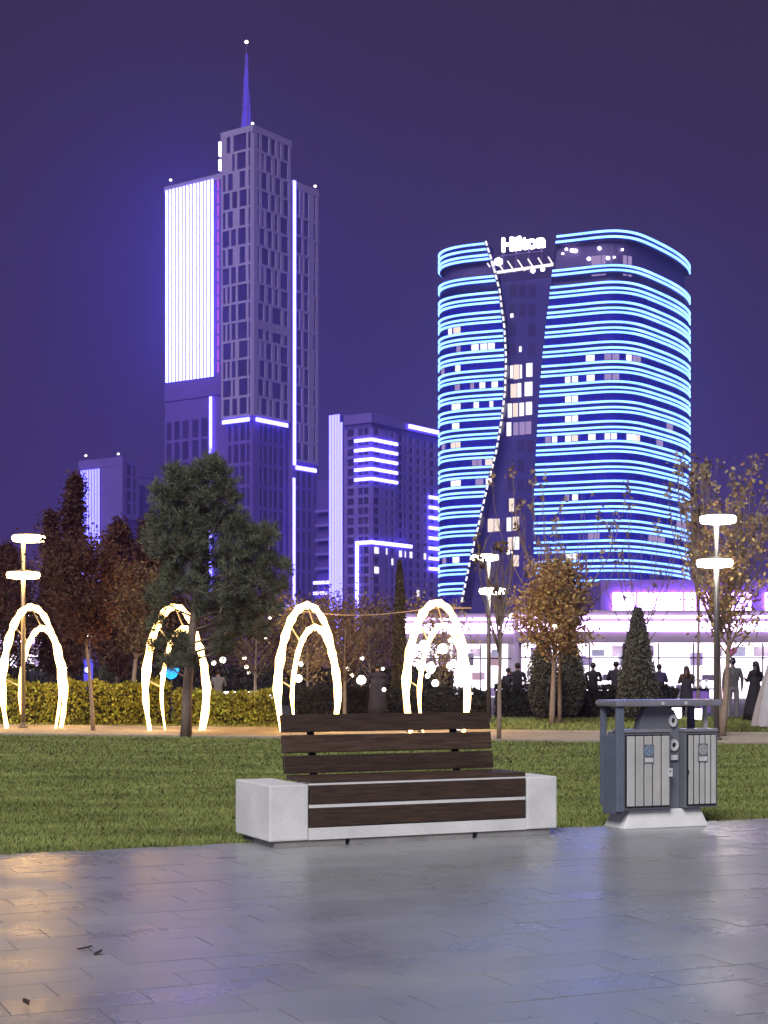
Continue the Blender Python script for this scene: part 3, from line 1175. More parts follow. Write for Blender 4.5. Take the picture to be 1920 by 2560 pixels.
def slot_pt(px):
    # intersection of the view line with the slot wall line
    d = Vector(((px - 960) / F, 1.0))
    det = d.x * (-sdir.y) - d.y * (-sdir.x)
    t = (A.x * (-sdir.y) - A.y * (-sdir.x)) / det
    return d * t


def slot_quad(name, m, px0, px1, py0, py1, out=.12):
    p0, p1 = slot_pt(px0), slot_pt(px1)
    z1, z0 = zz(py0, (p0.y + p1.y) / 2), zz(py1, (p0.y + p1.y) / 2)
    o_ = snrm * out
    b = MB()
    b.hexa([(p0.x - HX, p0.y - HY, z0), (p1.x - HX, p1.y - HY, z0), (p1.x + o_.x - HX, p1.y + o_.y - HY, z0), (p0.x + o_.x - HX, p0.y + o_.y - HY, z0),
            (p0.x - HX, p0.y - HY, z1), (p1.x - HX, p1.y - HY, z1), (p1.x + o_.x - HX, p1.y + o_.y - HY, z1), (p0.x + o_.x - HX, p0.y + o_.y - HY, z1)])
    return b.build(name, m, hotel)


for (px0, px1, py0, py1, m_) in (
        (1276, 1282, 914, 946, 'win'), (1284, 1298, 912, 948, 'win_warm'), (1300, 1305, 912, 946, 'win'), (1316, 1331, 908, 942, 'win'),
        (1277, 1292, 932 + 28, 994, 'win_warm'), (1294, 1303, 958, 993, 'win'), (1312, 1331, 955, 990, 'win'),
        (1270, 1280, 1009, 1044, 'win'), (1283, 1295, 1008, 1042, 'win_warm'), (1299, 1310, 1007, 1040, 'win'), (1315, 1330, 1005, 1037, 'win'),
        (1267, 1278, 1056, 1090, 'win'), (1284, 1296, 1056, 1088, 'win_dim'), (1299, 1312, 1055, 1087, 'win_dim'), (1314, 1328, 1054, 1085, 'win_dim'),
        (1273, 1285, 1246, 1279, 'win_warm'), (1220, 1234, 1297, 1330, 'win_warm'), (1236, 1249, 1297, 1328, 'win_warm'),
        (1267, 1278, 1294, 1328, 'win'), (1282, 1298, 1292, 1326, 'win_warm'), (1270, 1282, 1343, 1375, 'win_warm'), (1284, 1298, 1342, 1374, 'win'),
        (1284, 1297, 1388, 1416, 'win_warm'), (1276, 1284, 784, 794, 'win'), (1298, 1304, 866, 880, 'win')):
    slot_quad('window', E[m_], px0, px1, py0, py1)
rd = random.Random(3)
for row in range(19):
    y0 = 712 + row * 48.5
    if 890 < y0 < 1090 or y0 > 1280:
        continue
    for col in range(3):
        x0 = 1272 + col * 24 - (row - 4) * 0.6
        if rd.random() < .8:
            slot_quad('window', M['tower_glass'], x0, x0 + 17, y0, y0 + 31, .06)
# pergola beams and lamps on the slot terrace
pg = MB()
for k in range(7):
    p = slot_pt(1236 + k * 25)
    pg.tube([(p.x - HX, p.y - HY - .4, 71.0), (p.x - HX - 1.5, p.y - HY - 4.2, 71.8)], .13, 5)
p0, p1 = slot_pt(1232), slot_pt(1388)
pg.tube([(p0.x - HX, p0.y - HY - 1, 71.0), (p1.x - HX, p1.y - HY - 1, 71.4)], .26, 6)
pg.build('pergola', E['win'], hotel)  # beams emit by themselves in place of light falling on them
for (px, py, r_) in ((1245, 658, .75), (1331, 681, .4), (1355, 677, .4), (1223, 692, .4), (1212, 690, .35), (1195, 686, .35), (1123, 712, .35)):
    p = slot_pt(px)
    o = MB().lathe([(0, -r_), (r_ * .8, -r_ * .6), (r_, 0), (r_ * .8, r_ * .6), (0, r_)], 10).build('terrace_lamp', E['white'], hotel, True)
    o.location = (p.x - HX, p.y - HY - 1.0, zz(py, p.y))
# terrace lamps and lit doors in the crown storey of the right wing
for (px, py, r_) in ((1414, 623, .25), (1428, 626, .34), (1437, 627, .34), (1405, 634, .2), (1497, 621, .3), (1558, 624, .22), (1470, 647, .32), (1519, 645, .32), (1536, 643, .2)):
    s = s_of_px(px)
    p, nrm = at_s(s)
    p = p - nrm * .35
    o = MB().lathe([(0, -r_), (r_ * .8, -r_ * .6), (r_, 0), (r_ * .8, r_ * .6), (0, r_)], 10).build('terrace_lamp', E['white'], hotel, True)
    o.location = (p.x - HX, p.y - HY, zz(py, p.y))
for (px0, px1) in ((1476, 1500), (1502, 1512), (1562, 1572), (1575, 1586)):
    b = MB()
    s0, s1 = s_of_px(px0), s_of_px(px1)
    a_, b_ = hp(s0, -.6, 68.2), hp(s1, -.6, 68.2)
    b.hexa([a_, b_, (b_[0], b_[1] - .1, 68.2), (a_[0], a_[1] - .1, 68.2), (a_[0], a_[1], 71.6), (b_[0], b_[1], 71.6), (b_[0], b_[1] - .1, 71.6), (a_[0], a_[1] - .1, 71.6)])
    b.build('terrace_door', E['win_dim'], hotel)
# bulbs along the curved slot edge
for k in range(52):
    z = 13.5 + (75.0 - 13.5) * k / 51
    s = s_left(z) + .35
    o_ = MB()
    p = hp(s, .35, z)
    p2 = hp(s_left(z + .75) + .35, .35, z + .75)
    o_.tube([p, p2], .17, 6)
    o_.build('edge_light', E['win'], hotel)
# lit rooms in the wings: (side, px0, px1, floor index from the top)
lit_rooms = [(1122, 1131, 1, 'win'), (1134, 1153, 1, 'win'), (1142, 1152, 2, 'win_dim'), (1178, 1198, 2, 'win'), (1200, 1238, 2, 'win'), (1105, 1112, 3, 'win_dim'), (1139, 1152, 3, 'win'), (1138, 1151, 4, 'win_dim'), (1176, 1186, 4, 'win_dim'), (1198, 1214, 4, 'win'), (1228, 1246, 4, 'win'),
             (1130, 1152, 5, 'win'), (1184, 1198, 5, 'win'), (1224, 1234, 5, 'win'), (1131, 1150, 6, 'win'), (1106, 1114, 7, 'win_dim'), (1128, 1152, 7, 'win'), (1180, 1206, 8, 'win_dim'), (1212, 1232, 8, 'win'), (1128, 1153, 9, 'win'), (1188, 1210, 9, 'win_dim'), (1214, 1230, 9, 'win'), (1132, 1150, 13, 'win'), (1108, 1116, 13, 'win_dim'),
             (1464, 1488, 3, 'win'), (1510, 1548, 3, 'win_dim'), (1564, 1578, 3, 'win'), (1580, 1600, 3, 'win_dim'), (1412, 1427, 4, 'win'), (1429, 1446, 4, 'win'), (1466, 1488, 4, 'win'), (1510, 1548, 4, 'win_dim'),
             (1412, 1446, 5, 'win'), (1412, 1446, 6, 'win'), (1664, 1680, 6, 'win_dim'), (1362, 1378, 7, 'win_dim'), (1380, 1394, 7, 'win'), (1412, 1446, 7, 'win'), (1470, 1490, 7, 'win'), (1511, 1542, 7, 'win'), (1565, 1598, 7, 'win'), (1640, 1655, 7, 'win_dim'),
             (1412, 1424, 10, 'win_dim'), (1430, 1446, 10, 'win'), (1414, 1446, 13, 'win'), (1416, 1444, 14, 'win_dim'), (1362, 1396, 14, 'win_dim'), (1470, 1500, 12, 'win_dim'), (1620, 1660, 12, 'win_dim'), (1690, 1712, 11, 'win_dim')]
for (px0, px1, fl_, m_) in lit_rooms:
    side_l = px1 < 1270
    z1 = 66.8 - 3.34 * fl_ - 1.72 - .30
    z0 = z1 - 1.02
    s0, s1 = s_of_px(px0), s_of_px(px1)
    n_ = max(1, round((s1 - s0) / 1.15))
    for j in range(n_):
        a, e = s0 + (s1 - s0) * (j + .06) / n_, s0 + (s1 - s0) * (j + .92) / n_
        mm = m_
        if m_ == 'win' and rd.random() < .25:
            mm = 'win_warm'
        pts0, pts1 = [hp(a, .05, z0), hp(e, .05, z0)], [hp(a, .2, z0), hp(e, .2, z0)]
        b = MB()
        b.hexa([pts0[0], pts0[1], pts1[1], pts1[0]] + [(q[0], q[1], z1) for q in (pts0[0], pts0[1], pts1[1], pts1[0])])
        b.build('window', E[mm], hotel)
# roof sign
fc = bpy.data.curves.new('sign', 'FONT')
fc.body = 'Hilton'
fc.size = 4.2
fc.extrude = 0.22
fc.offset = 0.15
fo = bpy.data.objects.new('sign_tmp', fc)
COL.objects.link(fo)
bpy.context.view_layer.update()
dg = bpy.context.evaluated_depsgraph_get()
me = bpy.data.meshes.new_from_object(fo.evaluated_get(dg))
bpy.data.objects.remove(fo)
sg = put('sign_letters', me, E['sign'], hotel)
xs = [v.co.x for v in me.vertices]
wdt = max(xs) - min(xs)
p0, p1 = slot_pt(1249), slot_pt(1356)
dirv = (p1 - p0)
ang = math.atan2(dirv.y, dirv.x)
sg.scale = ((dirv.length) / wdt,) * 2 + (1,)
sg.rotation_euler = (R(90), 0, ang)
sg.location = (p0.x - HX + .2, p0.y - HY - 1.2, zz(633, p0.y))
fr = MB()
for t in (0.05, .35, .65, .95):
    q = p0.lerp(p1, t)
    fr.tube([(q.x - HX + .2, q.y - HY - .7, 70.5), (q.x - HX + .2, q.y - HY - .7, 76)], .1, 5)
for z in (73.9, 76.0):
    fr.tube([(p0.x - HX, p0.y - HY - .7, z), (p1.x - HX, p1.y - HY - .7, z)], .1, 5)
fr.build('sign_frame', M['hotel_top'], hotel)

# ================================================================== podium with large screens at the hotel foot
DP = 215.0
pod = thing('podium_building', 'low podium below the hotel with wide glowing violet screens', 'building', (gx(1520, DP), DP, 0))
wP = gx(2000, DP) - gx(1520, DP)
xo = gx(1520, DP)
MB().box(-1, wP, 0, 25, -1, 14.0).build('wall', M['purple_wash'], pod)
for (a, b_) in ((1531, 1588), (1594, 1705), (1711, 1738), (1742, 1786), (1802, 1876), (1912, 1990)):
    MB().box(gx(a, DP) - xo, gx(b_, DP) - xo, -.5, -.05, zz(1532, DP), zz(1482, DP)).build('screen', E['screen'], pod, bevel=.1)
for k in range(9):
    MB().box(k * 3.0 + .2, k * 3.0 + .5, -.35, -.03, 0, 8.6).build('pilaster', M['pav_frame'], pod)
pod2 = thing('podium_building', 'dim purple podium left of the hotel foot', 'building', (gx(1020, DP), DP + 10, 0))
MB().box(0, 26, 0, 20, -1, 9.5).build('wall', M['block_wall'], pod2)
MB().box(0, 26, -.5, -.05, 7.9, 8.6).build('light_bar', E['win'], pod2)

# ================================================================== pavilions with lit shop fronts
def pavilion(name, label, px0, px1, D, ytop, ybot, seed, x_extra=0.0):
    rs = random.Random(seed)
    x0, x1 = gx(px0, D), gx(px1, D) + x_extra
    L = x1 - x0
    zt, zb = zz(ytop, D), zz(ybot, D)
    p = thing(name, label, 'pavilion', (x0, D, 0))
    MB().box(-.3, L + .3, -1.2, 9, zt, zt + .35).build('roof', M['pav_wall'], p)
    MB().box(-.3, L + .3, -1.2, -1.0, zb - .45, zt - .02).build('fascia', M['pav_wall'], p)
    MB().box(-.2, L + .2, -1.32, -1.22, zb + .12, zb + .62).build('canopy_light', E['canopy'], p)
    MB().box(-.2, L + .2, -1.32, -1.22, zb + .80, zb + .92).build('canopy_light', E['canopy'], p)
    MB().box(0, L, 6.0, 6.3, -.05, zt - .03).build('glowing_back_wall', E['shop'], p)  # wall itself emits, standing in for the lit shop interior
    MB().box(-.15, 0, -1.0, 6, -.05, zt - .03).build('side_wall', M['pav_wall'], p)
    MB().box(L, L + .15, -1.0, 6, -.05, zt - .03).build('side_wall', M['pav_wall'], p)
    n = max(3, int(L / 1.75))
    zd = zb - .45
    for k in range(n + 1):
        xk = L * k / n
        w_ = .16 if k % 3 == 0 else .06
        MB().box(xk - w_ / 2, xk + w_ / 2, -.10, .06, -.05, zd).build('mullion', M['pav_frame'] if k % 3 else M['purple_wash'], p)
    MB().box(0, L, -.09, .05, 2.05, 2.12).build('transom', M['pav_frame'], p)
    # shelves, displays and hanging banners inside
    cols = [mat('display_%d_%d' % (seed, q), c, 0.5) for q, c in enumerate(((.75, .55, .5), (.5, .42, .65), (.3, .25, .35), (.8, .7, .75), (.6, .66, .75)))]
    for k in range(int(L * 1.6)):
        xk = rs.uniform(.2, L - .9)
        yk = rs.uniform(1.2, 5.4)
        z0 = rs.choice((0, 0, .9, 1.7, 2.2))
        w_, h_ = rs.uniform(.3, .9), rs.uniform(.25, .8)
        cube('display', rs.choice(cols), p, xk, xk + w_, yk, yk + .3, z0, z0 + h_)
    for k in range(int(L / 2.2)):
        xk = rs.uniform(.3, L - .8)
        cube('hanging_banner', rs.choice(cols), p, xk, xk + rs.uniform(.3, .7), 3.0, 3.04, 2.2, zd - rs.uniform(.05, .3))
    for k in range(int(L / 2)):
        xk = 1 + k * 2.0
        cube('ceiling_light', E['shop'], p, xk, xk + .9, 1.5, 4.5, zd - .06, zd - .01)
    MB().box(0, L, 0, 6, -.04, 0.0).build('floor', M['plate'], p)
    return p


pavilion('pavilion', 'long bright shop pavilion with white canopy strip at the right', 1300, 2080, 80.0, 1545, 1586, 1)
pavilion('pavilion', 'small shop pavilion with white canopy light left of the golden tree', 1020, 1292, 84.0, 1552, 1590, 2)
pavilion('pavilion', 'bright white kiosk seen through the leftmost light arch', -120, 128, 78.0, 1592, 1615, 3)

# ================================================================== lamp posts
def lamp_post(label, px, D, top_px, top_py, low_px, low_py, m_disc, rad=.42):
    x = gx(px, D)
    lp = thing('street_lamp', label, 'street lamp', (x, D, 0), 0, 'twin-disc lamp posts in the park')
    ztop, zlow = zz(top_py, D), zz(low_py, D)
    MB().tube([(0, 0, -.05), (0, 0, ztop - .1)], [.062, .05], 12).build('pole', M['pole'], lp, True)
    MB().lathe([(.12, 0), (.12, .03), (.07, .06), (.065, .14)], 14).build('foot', M['pole'], lp)
    for (qx, z) in ((gx(top_px, D) - x, ztop), (gx(low_px, D) - x, zlow)):
        d = MB().lathe([(rad * .55, -.12), (rad * .93, -.10), (rad, -.03), (rad * .96, .03), (rad * .5, .05)], 32).build('disc', m_disc, lp, True)
        d.location = (qx, 0, z)
        c = MB().lathe([(rad * .94, .045), (rad * .9, .07), (rad * .3, .09)], 32).build('disc_cap', M['pole'], d, True)
    return lp


lamp_post('twin-disc lamp post glowing orange at the left edge', 58, 38.6, 72, 1343, 58, 1435, E['lamp'], .41)
lamp_post('twin-disc lamp post right of the recycling bin', 1791, 31.9, 1795, 1295, 1787, 1404, E['lampw'], .37)
lamp_post('small twin-disc lamp post beside the bare tree', 1222, 42.0, 1213, 1391, 1231, 1475, E['lampw'], .36)

# ================================================================== light arches
def arch_path(wd, h, lean, n=36, foot=.80):
    pts = []
    for k in range(n + 1):
        t = k / n
        a = math.pi * t
        # horseshoe: wider at half height than at the feet
        x = -math.cos(a) * wd / 2
        s = abs(math.cos(a))
        z = math.sin(a)
        if z < .999:
            pass
        zz_ = h * (z ** 0.82)
        if zz_ < h * .45:
            x *= foot + (1 - foot) * math.sin(min(1, zz_ / (h * .45)) * math.pi / 2)
        pts.append((x, lean * (1 - zz_ / h), zz_))
    return pts


def light_arch(label, px, D, h, wd):
    x = gx(px, D)
    ar = thing('light_arch', label, 'light arch', (x, D, 0), R(-6), 'row of glowing arches along the path')
    p1 = arch_path(wd, h, 0.0)
    n = len(p1)
    jr = random.Random(int(px))

    def rr(a, b_):
        return [(a + (b_ - a) * k / (n - 1)) * (1 + .20 * math.sin(k * 2.1 + px) + jr.uniform(-.10, .10)) * (.45 + .55 * min(1, min(k, n - 1 - k) / 4)) for k in range(n)]
    MB().tube(p1, rr(.105, .048), 8).build('outer_hoop', E['warm'], ar, True)
    p2 = [(q[0] * .78 + .10, q[1] + .55, q[2] * .83) for q in p1]
    MB().tube(p2, rr(.045, .095), 8).build('inner_hoop', E['warm'], ar, True)
    for k in range(5):
        i = 4 + k * (n - 9) // 4
        MB().tube([p1[i], p2[i]], .018, 5).build('brace', M['steel'], ar)
    return ar


light_arch('glowing hoop arch at the far left behind the lamp post', 78, 38.4, 2.98, 1.55)
light_arch('glowing hoop arch partly hidden by the pine tree', 437, 36.8, 2.92, 1.50)
light_arch('glowing hoop arch above the left end of the bench back', 768, 36.2, 2.93, 1.47)
light_arch('glowing hoop arch above the right end of the bench back', 1093, 35.4, 2.95, 1.50)
# sagging cable between the arches
cab = MB()
pts = []
for k in range(31):
    t = k / 30
    px = 560 + (1180 - 560) * t
    D = 37.2 - 1.6 * t
    sag = 1520 + 18 * math.sin(math.pi * min(1, max(0, (px - 700) / 380))) + (0 if px > 690 else (690 - px) * .12)
    pts.append((gx(px, D), D, zz(sag, D)))
cab.tube(pts, .014, 5)
tag(cab.build('cable', M['bark_pale'], None), 'thin sagging cable strung between the two arches behind the bench', 'cable')

# ================================================================== trees and shrubs
def limb(p0, d, L, n=5, wob=.10, rs=random, lift=0.0):
    pts = [Vector(p0)]
    d = Vector(d).normalized()
    for k in range(n):
        d = (d + Vector((rs.uniform(-wob, wob), rs.uniform(-wob, wob), rs.uniform(-wob, wob) + lift))).normalized()
        pts.append(pts[-1] + d * (L / n))
    return pts


def tree(name, label, px, D, h, cr, base, tr, nl, leafn, lsize, lm, bm, prof, out=.6, twigs=4, clump=.10, seed=1, keep=1.0, lift=.03, group=None, aspect=.55, cat='tree', xoff=0.0, topclump=0):
    rs = random.Random(seed)
    t = thing(name, label, cat, (gx(px, D) + xoff, D, 0), 0, group)
    wood = MB()
    wob_ = .035 if h < 5 else .010
    tp = limb((0, 0, -.05), (rs.uniform(-.8, .8) * wob_, rs.uniform(-.8, .8) * wob_, 1), h * .97, 9, wob_, rs)
    wood.tube(tp, [tr * (1 - .88 * k / 9) for k in range(10)], 9)
    cen = []

    def on_trunk(f):
        q = f * 9
        i = min(8, int(q))
        return tp[i].lerp(tp[i + 1], q - i)
    for k in range(nl):
        f = base + (0.96 - base) * ((k + rs.random()) / nl)
        p0 = on_trunk(f)
        az = k * 2.39996 + rs.uniform(-.5, .5)
        fr = (f - base) / (1 - base)
        rr_ = cr * prof(fr) * rs.uniform(.75, 1.15)
        o = out
        d = Vector((math.cos(az) * o, math.sin(az) * o, 1 - o))
        d.normalize()
        L = max(.12, rr_ / max(.2, math.hypot(d.x, d.y)))
        lp = limb(p0, d, L, 5, .12, rs, lift)
        r0 = tr * (1 - .85 * f) * .5
        wood.tube(lp, [max(.004, r0 * (1 - .85 * j / 5)) for j in range(6)], 5)
        ends = [lp]
        for q in range(twigs):
            i = rs.randint(1, 4)
            td = (lp[i + 1] - lp[i]).normalized() + Vector((rs.uniform(-.8, .8), rs.uniform(-.8, .8), rs.uniform(-.4, .7)))
            tw = limb(lp[i], td, L * rs.uniform(.25, .5), 3, .15, rs, lift)
            wood.tube(tw, [max(.003, r0 * .4 * (1 - .7 * j / 3)) for j in range(4)], 4)
            ends.append(tw)
        nk = max(1, int(leafn / nl))
        if rs.random() > keep:
            nk = int(nk * .12)
        for q in range(nk):
            l_ = rs.choice(ends)
            tt = rs.uniform(.25, 1.0) * (len(l_) - 1)
            i = min(len(l_) - 2, int(tt))
            p = l_[i].lerp(l_[i + 1], tt - i)
            cen.append((p.x + rs.gauss(0, clump), p.y + rs.gauss(0, clump), p.z + rs.gauss(0, clump * 1.1)))
    wood.build('trunk', bm, t, True)
    if cen:
        leaves('crown', np.array(cen), lsize, lm, t, aspect, .2)
    return t


cone = lambda f: (1 - f) ** .8 * .98 + .04
colm = lambda f: (math.sin(math.pi * min(1, f * .86 + .14)) ** .55) * (1 - .25 * f)
rnd_ = lambda f: math.sin(math.pi * (f * .86 + .09)) ** .7
vase = lambda f: .55 + .45 * math.sin(math.pi * f)

# dark red columnar trees at the left (behind)
for i, (px, D, h, cr, lab) in enumerate((
        (174, 52, 8.4, .36, 'tall narrow dark red tree left of the pine, highest spire'),
        (128, 55, 7.4, .55, 'dark red tree behind the left lamp post'),
        (20, 54, 5.8, 1.5, 'brownish tree at the far left edge behind the lamp'),
        (292, 50, 6.4, 1.0, 'dark red conical tree below the low distant block'),
        (372, 53, 6.8, 1.25, 'dark red tree directly behind the pine on its left'))):
    tree('red_tree', lab, px, D, h, cr, .16, .10, 54, 15000, .12, M['leaf_red'], M['bark'], cone if i != 0 else colm, out=.42, twigs=4, clump=.13, seed=20 + i, group='dark red trees at the left')
tree('red_tree', 'small reddish tree with thin trunk in front of the yellow hedge', 233, 37.0, 4.4, 1.0, .50, .055, 40, 9000, .095, M['leaf_red'], M['bark_pale'], rnd_, out=.55, twigs=4, clump=.14, seed=31, group='dark red trees at the left')
tree('autumn_tree', 'pale forked autumn tree left of the second arch', 330, 46.0, 4.0, 1.2, .45, .10, 26, 5000, .11, M['leaf_brown'], M['bark_pale'], rnd_, out=.5, twigs=3, clump=.15, seed=33, group='autumn trees behind the arches')
for i, (px, D, h, cr, lm, lab) in enumerate((
        (640, 47, 3.5, 1.2, 'leaf_brown', 'brown autumn tree just left of the third arch'),
        (770, 45, 3.2, 1.0, 'leaf_gold', 'golden autumn tree seen through the third arch'),
        (862, 42, 3.2, .9, 'leaf_brown', 'autumn tree with a pale straight trunk right of the third arch'),
        (930, 52, 3.3, 1.2, 'leaf_brown', 'brown tree between the third and fourth arches'),
        (1100, 46, 3.0, 1.0, 'leaf_gold', 'golden tree seen through the fourth arch'),
        (520, 56, 3.6, 1.5, 'leaf_brown', 'brown tree low behind the pine trunk'),
        (170, 60, 4.2, 1.9, 'leaf_brown', 'brown tree above the hedge beside the left kiosk'))):
    tree('autumn_tree', lab, px, D, h, cr, .34, .06, 26, 2600, .085, M[lm], M['bark_pale'], rnd_, out=.5, twigs=3, clump=.16, seed=40 + i, group='autumn trees behind the arches')

# golden trees at the right: dense below, thin upright twigs above
tree('golden_tree', 'golden brown tree with pale trunk between the two round shrubs', 1380, 40.7, 4.1, 1.18, .40, .085, 54, 11000, .10, M['leaf_gold'], M['bark_pale'], lambda f: 1.02 - .62 * f, out=.52, twigs=4, clump=.13, seed=61, group='golden trees at the right', lift=.0)
tree('golden_tree', 'tree with pale trunk right behind the right lamp post', 1806, 33.8, 4.2, 1.15, .42, .075, 40, 3000, .10, M['leaf_gold'], M['bark_pale'], lambda f: .8 + .25 * f, out=.42, twigs=4, clump=.13, seed=62, keep=.7, group='golden trees at the right', lift=.05)


def twig_crown(label, px, D, z0, z1, n, spread, seed, lm, clumps=.55, group=None, name='bare_tree', trunk=.06):
    rs = random.Random(seed)
    t = thing(name, label, 'tree', (gx(px, D), D, 0), 0, group)
    wd = MB()
    wd.tube(limb((0, 0, -.05), (0, 0, 1), z0 + .5, 6, .03, rs), [trunk * (1 - .5 * k / 6) for k in range(7)], 8)
    cen = []
    for k in range(n):
        az = rs.uniform(0, 6.28)
        zt = rs.uniform(z0 + (z1 - z0) * .35, z1)
        r_ = spread * rs.uniform(.2, 1.0) * math.sqrt((zt - z0) / (z1 - z0))
        a = Vector((0, 0, z0 - rs.uniform(0, .9)))
        e = Vector((math.cos(az) * r_, math.sin(az) * r_, zt))
        pts = [a.lerp(e, j / 6) + Vector((math.cos(az), math.sin(az), 0)) * (.25 * r_ * math.sin(math.pi * j / 6)) + Vector((rs.uniform(-.03, .03), rs.uniform(-.03, .03), 0)) for j in range(7)]
        wd.tube(pts, [.015 * (1 - .8 * j / 6) + .003 for j in range(7)], 4)
        for q in range(3):
            i = rs.randint(2, 5)
            tw = limb(pts[i], (rs.uniform(-.6, .6), rs.uniform(-.6, .6), 1), rs.uniform(.3, .8), 3, .1, rs)
            wd.tube(tw, [.009, .007, .005, .003], 4)
            if rs.random() < clumps * .5:
                c_ = tw[-1]
                for _ in range(rs.randint(4, 9)):
                    cen.append((c_.x + rs.gauss(0, .05), c_.y + rs.gauss(0, .05), c_.z + rs.gauss(0, .08)))
        if rs.random() < clumps:
            for _ in range(rs.randint(8, 22)):
                cen.append((e.x + rs.gauss(0, .07), e.y + rs.gauss(0, .07), e.z + rs.gauss(0, .13)))
    wd.build('trunk', M['bark_pale'], t, True)
    leaves('crown', np.array(cen), .13, lm, t, .6, .5)
    return t


twig_crown('tall thin upright twigs with last leaves above the golden tree', 1400, 41.6, 3.0, 6.6, 26, 2.3, 71, M['leaf_pale'], .6, 'nearly bare trees at the right')
twig_crown('nearly bare tree behind the right lamp with a few pale leaves', 1802, 34.6, 2.9, 6.2, 34, 1.8, 72, M['leaf_pale'], .9, 'nearly bare trees at the right')
twig_crown('nearly bare tree behind the slim cypress, in front of the hotel', 1600, 48.0, 2.8, 7.0, 15, 2.2, 73, M['leaf_pale'], .5, 'nearly bare trees at the right')
twig_crown('bare dark tree with thin pole trunk next to the small lamp', 1247, 32.4, 2.6, 4.2, 15, .6, 74, M['leaf_brown'], .35, 'nearly bare trees at the right', trunk=.05)
twig_crown('narrow poplar tip right of the hotel', 1745, 52.0, 4.0, 8.6, 22, .45, 75, M['leaf_olive'], 1.0, 'nearly bare trees at the right')


def shrub(name, label, px, D, h, prof, wmax, m, n, lsize=.07, group=None, cat='shrub', legs=0):
    t = thing(name, label, cat, (gx(px, D), D, 0), 0, group)
    z = RNG.uniform(0, 1, n)
    rad = np.array([prof(q) for q in z]) * wmax / 2 * np.sqrt(RNG.uniform(.45, 1.05, n))
    a = RNG.uniform(0, 2 * np.pi, n)
    lump = 1 + .10 * np.sin(a * 5 + z * 9) + .06 * np.sin(a * 11 - z * 21)
    pts = np.column_stack([np.cos(a) * rad * lump, np.sin(a) * rad * lump, .12 + z * (h - .12)])
    leaves('foliage', pts, lsize, m, t, .42, -.9)
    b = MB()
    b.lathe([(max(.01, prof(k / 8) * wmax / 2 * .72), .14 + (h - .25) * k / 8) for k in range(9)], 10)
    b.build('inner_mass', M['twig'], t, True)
    st = MB()
    for k in range(max(1, legs)):
        x_ = (k - (legs - 1) / 2) * .07 if legs else 0
        st.tube([(x_, 0, -.03), (x_ * .6, 0, .35)], .022 if legs else .05, 6)
    st.build('stem', M['bark_pale'], t)
    return t


egg = lambda q: max(.05, math.sin(math.pi * (q * .88 + .10)) ** .6)
spir = lambda q: max(.03, (1 - q) ** .45 * min(1, q * 6 + .35))
cony = lambda q: max(.03, (1 - q * .93) ** .75 * min(1, q * 7 + .4))
shrub('round_shrub', 'dark green egg-shaped shrub left of the golden tree trunk', 1356, 45.0, 2.2, egg, .9, M['leaf_dark'], 7000, .075, 'egg-shaped shrubs', legs=3)
shrub('round_shrub', 'dark green egg-shaped shrub right of the golden tree trunk', 1424, 45.8, 2.3, egg, .92, M['leaf_dark'], 7000, .075, 'egg-shaped shrubs', legs=1)
shrub('cypress', 'broad conical cypress standing behind the recycling bin', 1594, 43.0, 3.15, cony, 1.36, M['leaf_dark'], 13000, .08, 'cypresses')
shrub('cypress', 'slim dark cypress column between the third and fourth arches', 999, 44.0, 4.55, spir, .50, M['leaf_olive'], 8000, .075, 'cypresses')
for i, (px, D, h, wd, lab) in enumerate(((285, 58, 2.5, .62, 'dark slim cypress by the hedge right of the thin red tree'), (262, 66, 2.3, .8, 'dark conical shrub behind the hedge near the left kiosk'))):
    shrub('cypress', lab, px, D, h, spir, wd, M['leaf_dark'], 4000, .08, 'cypresses')


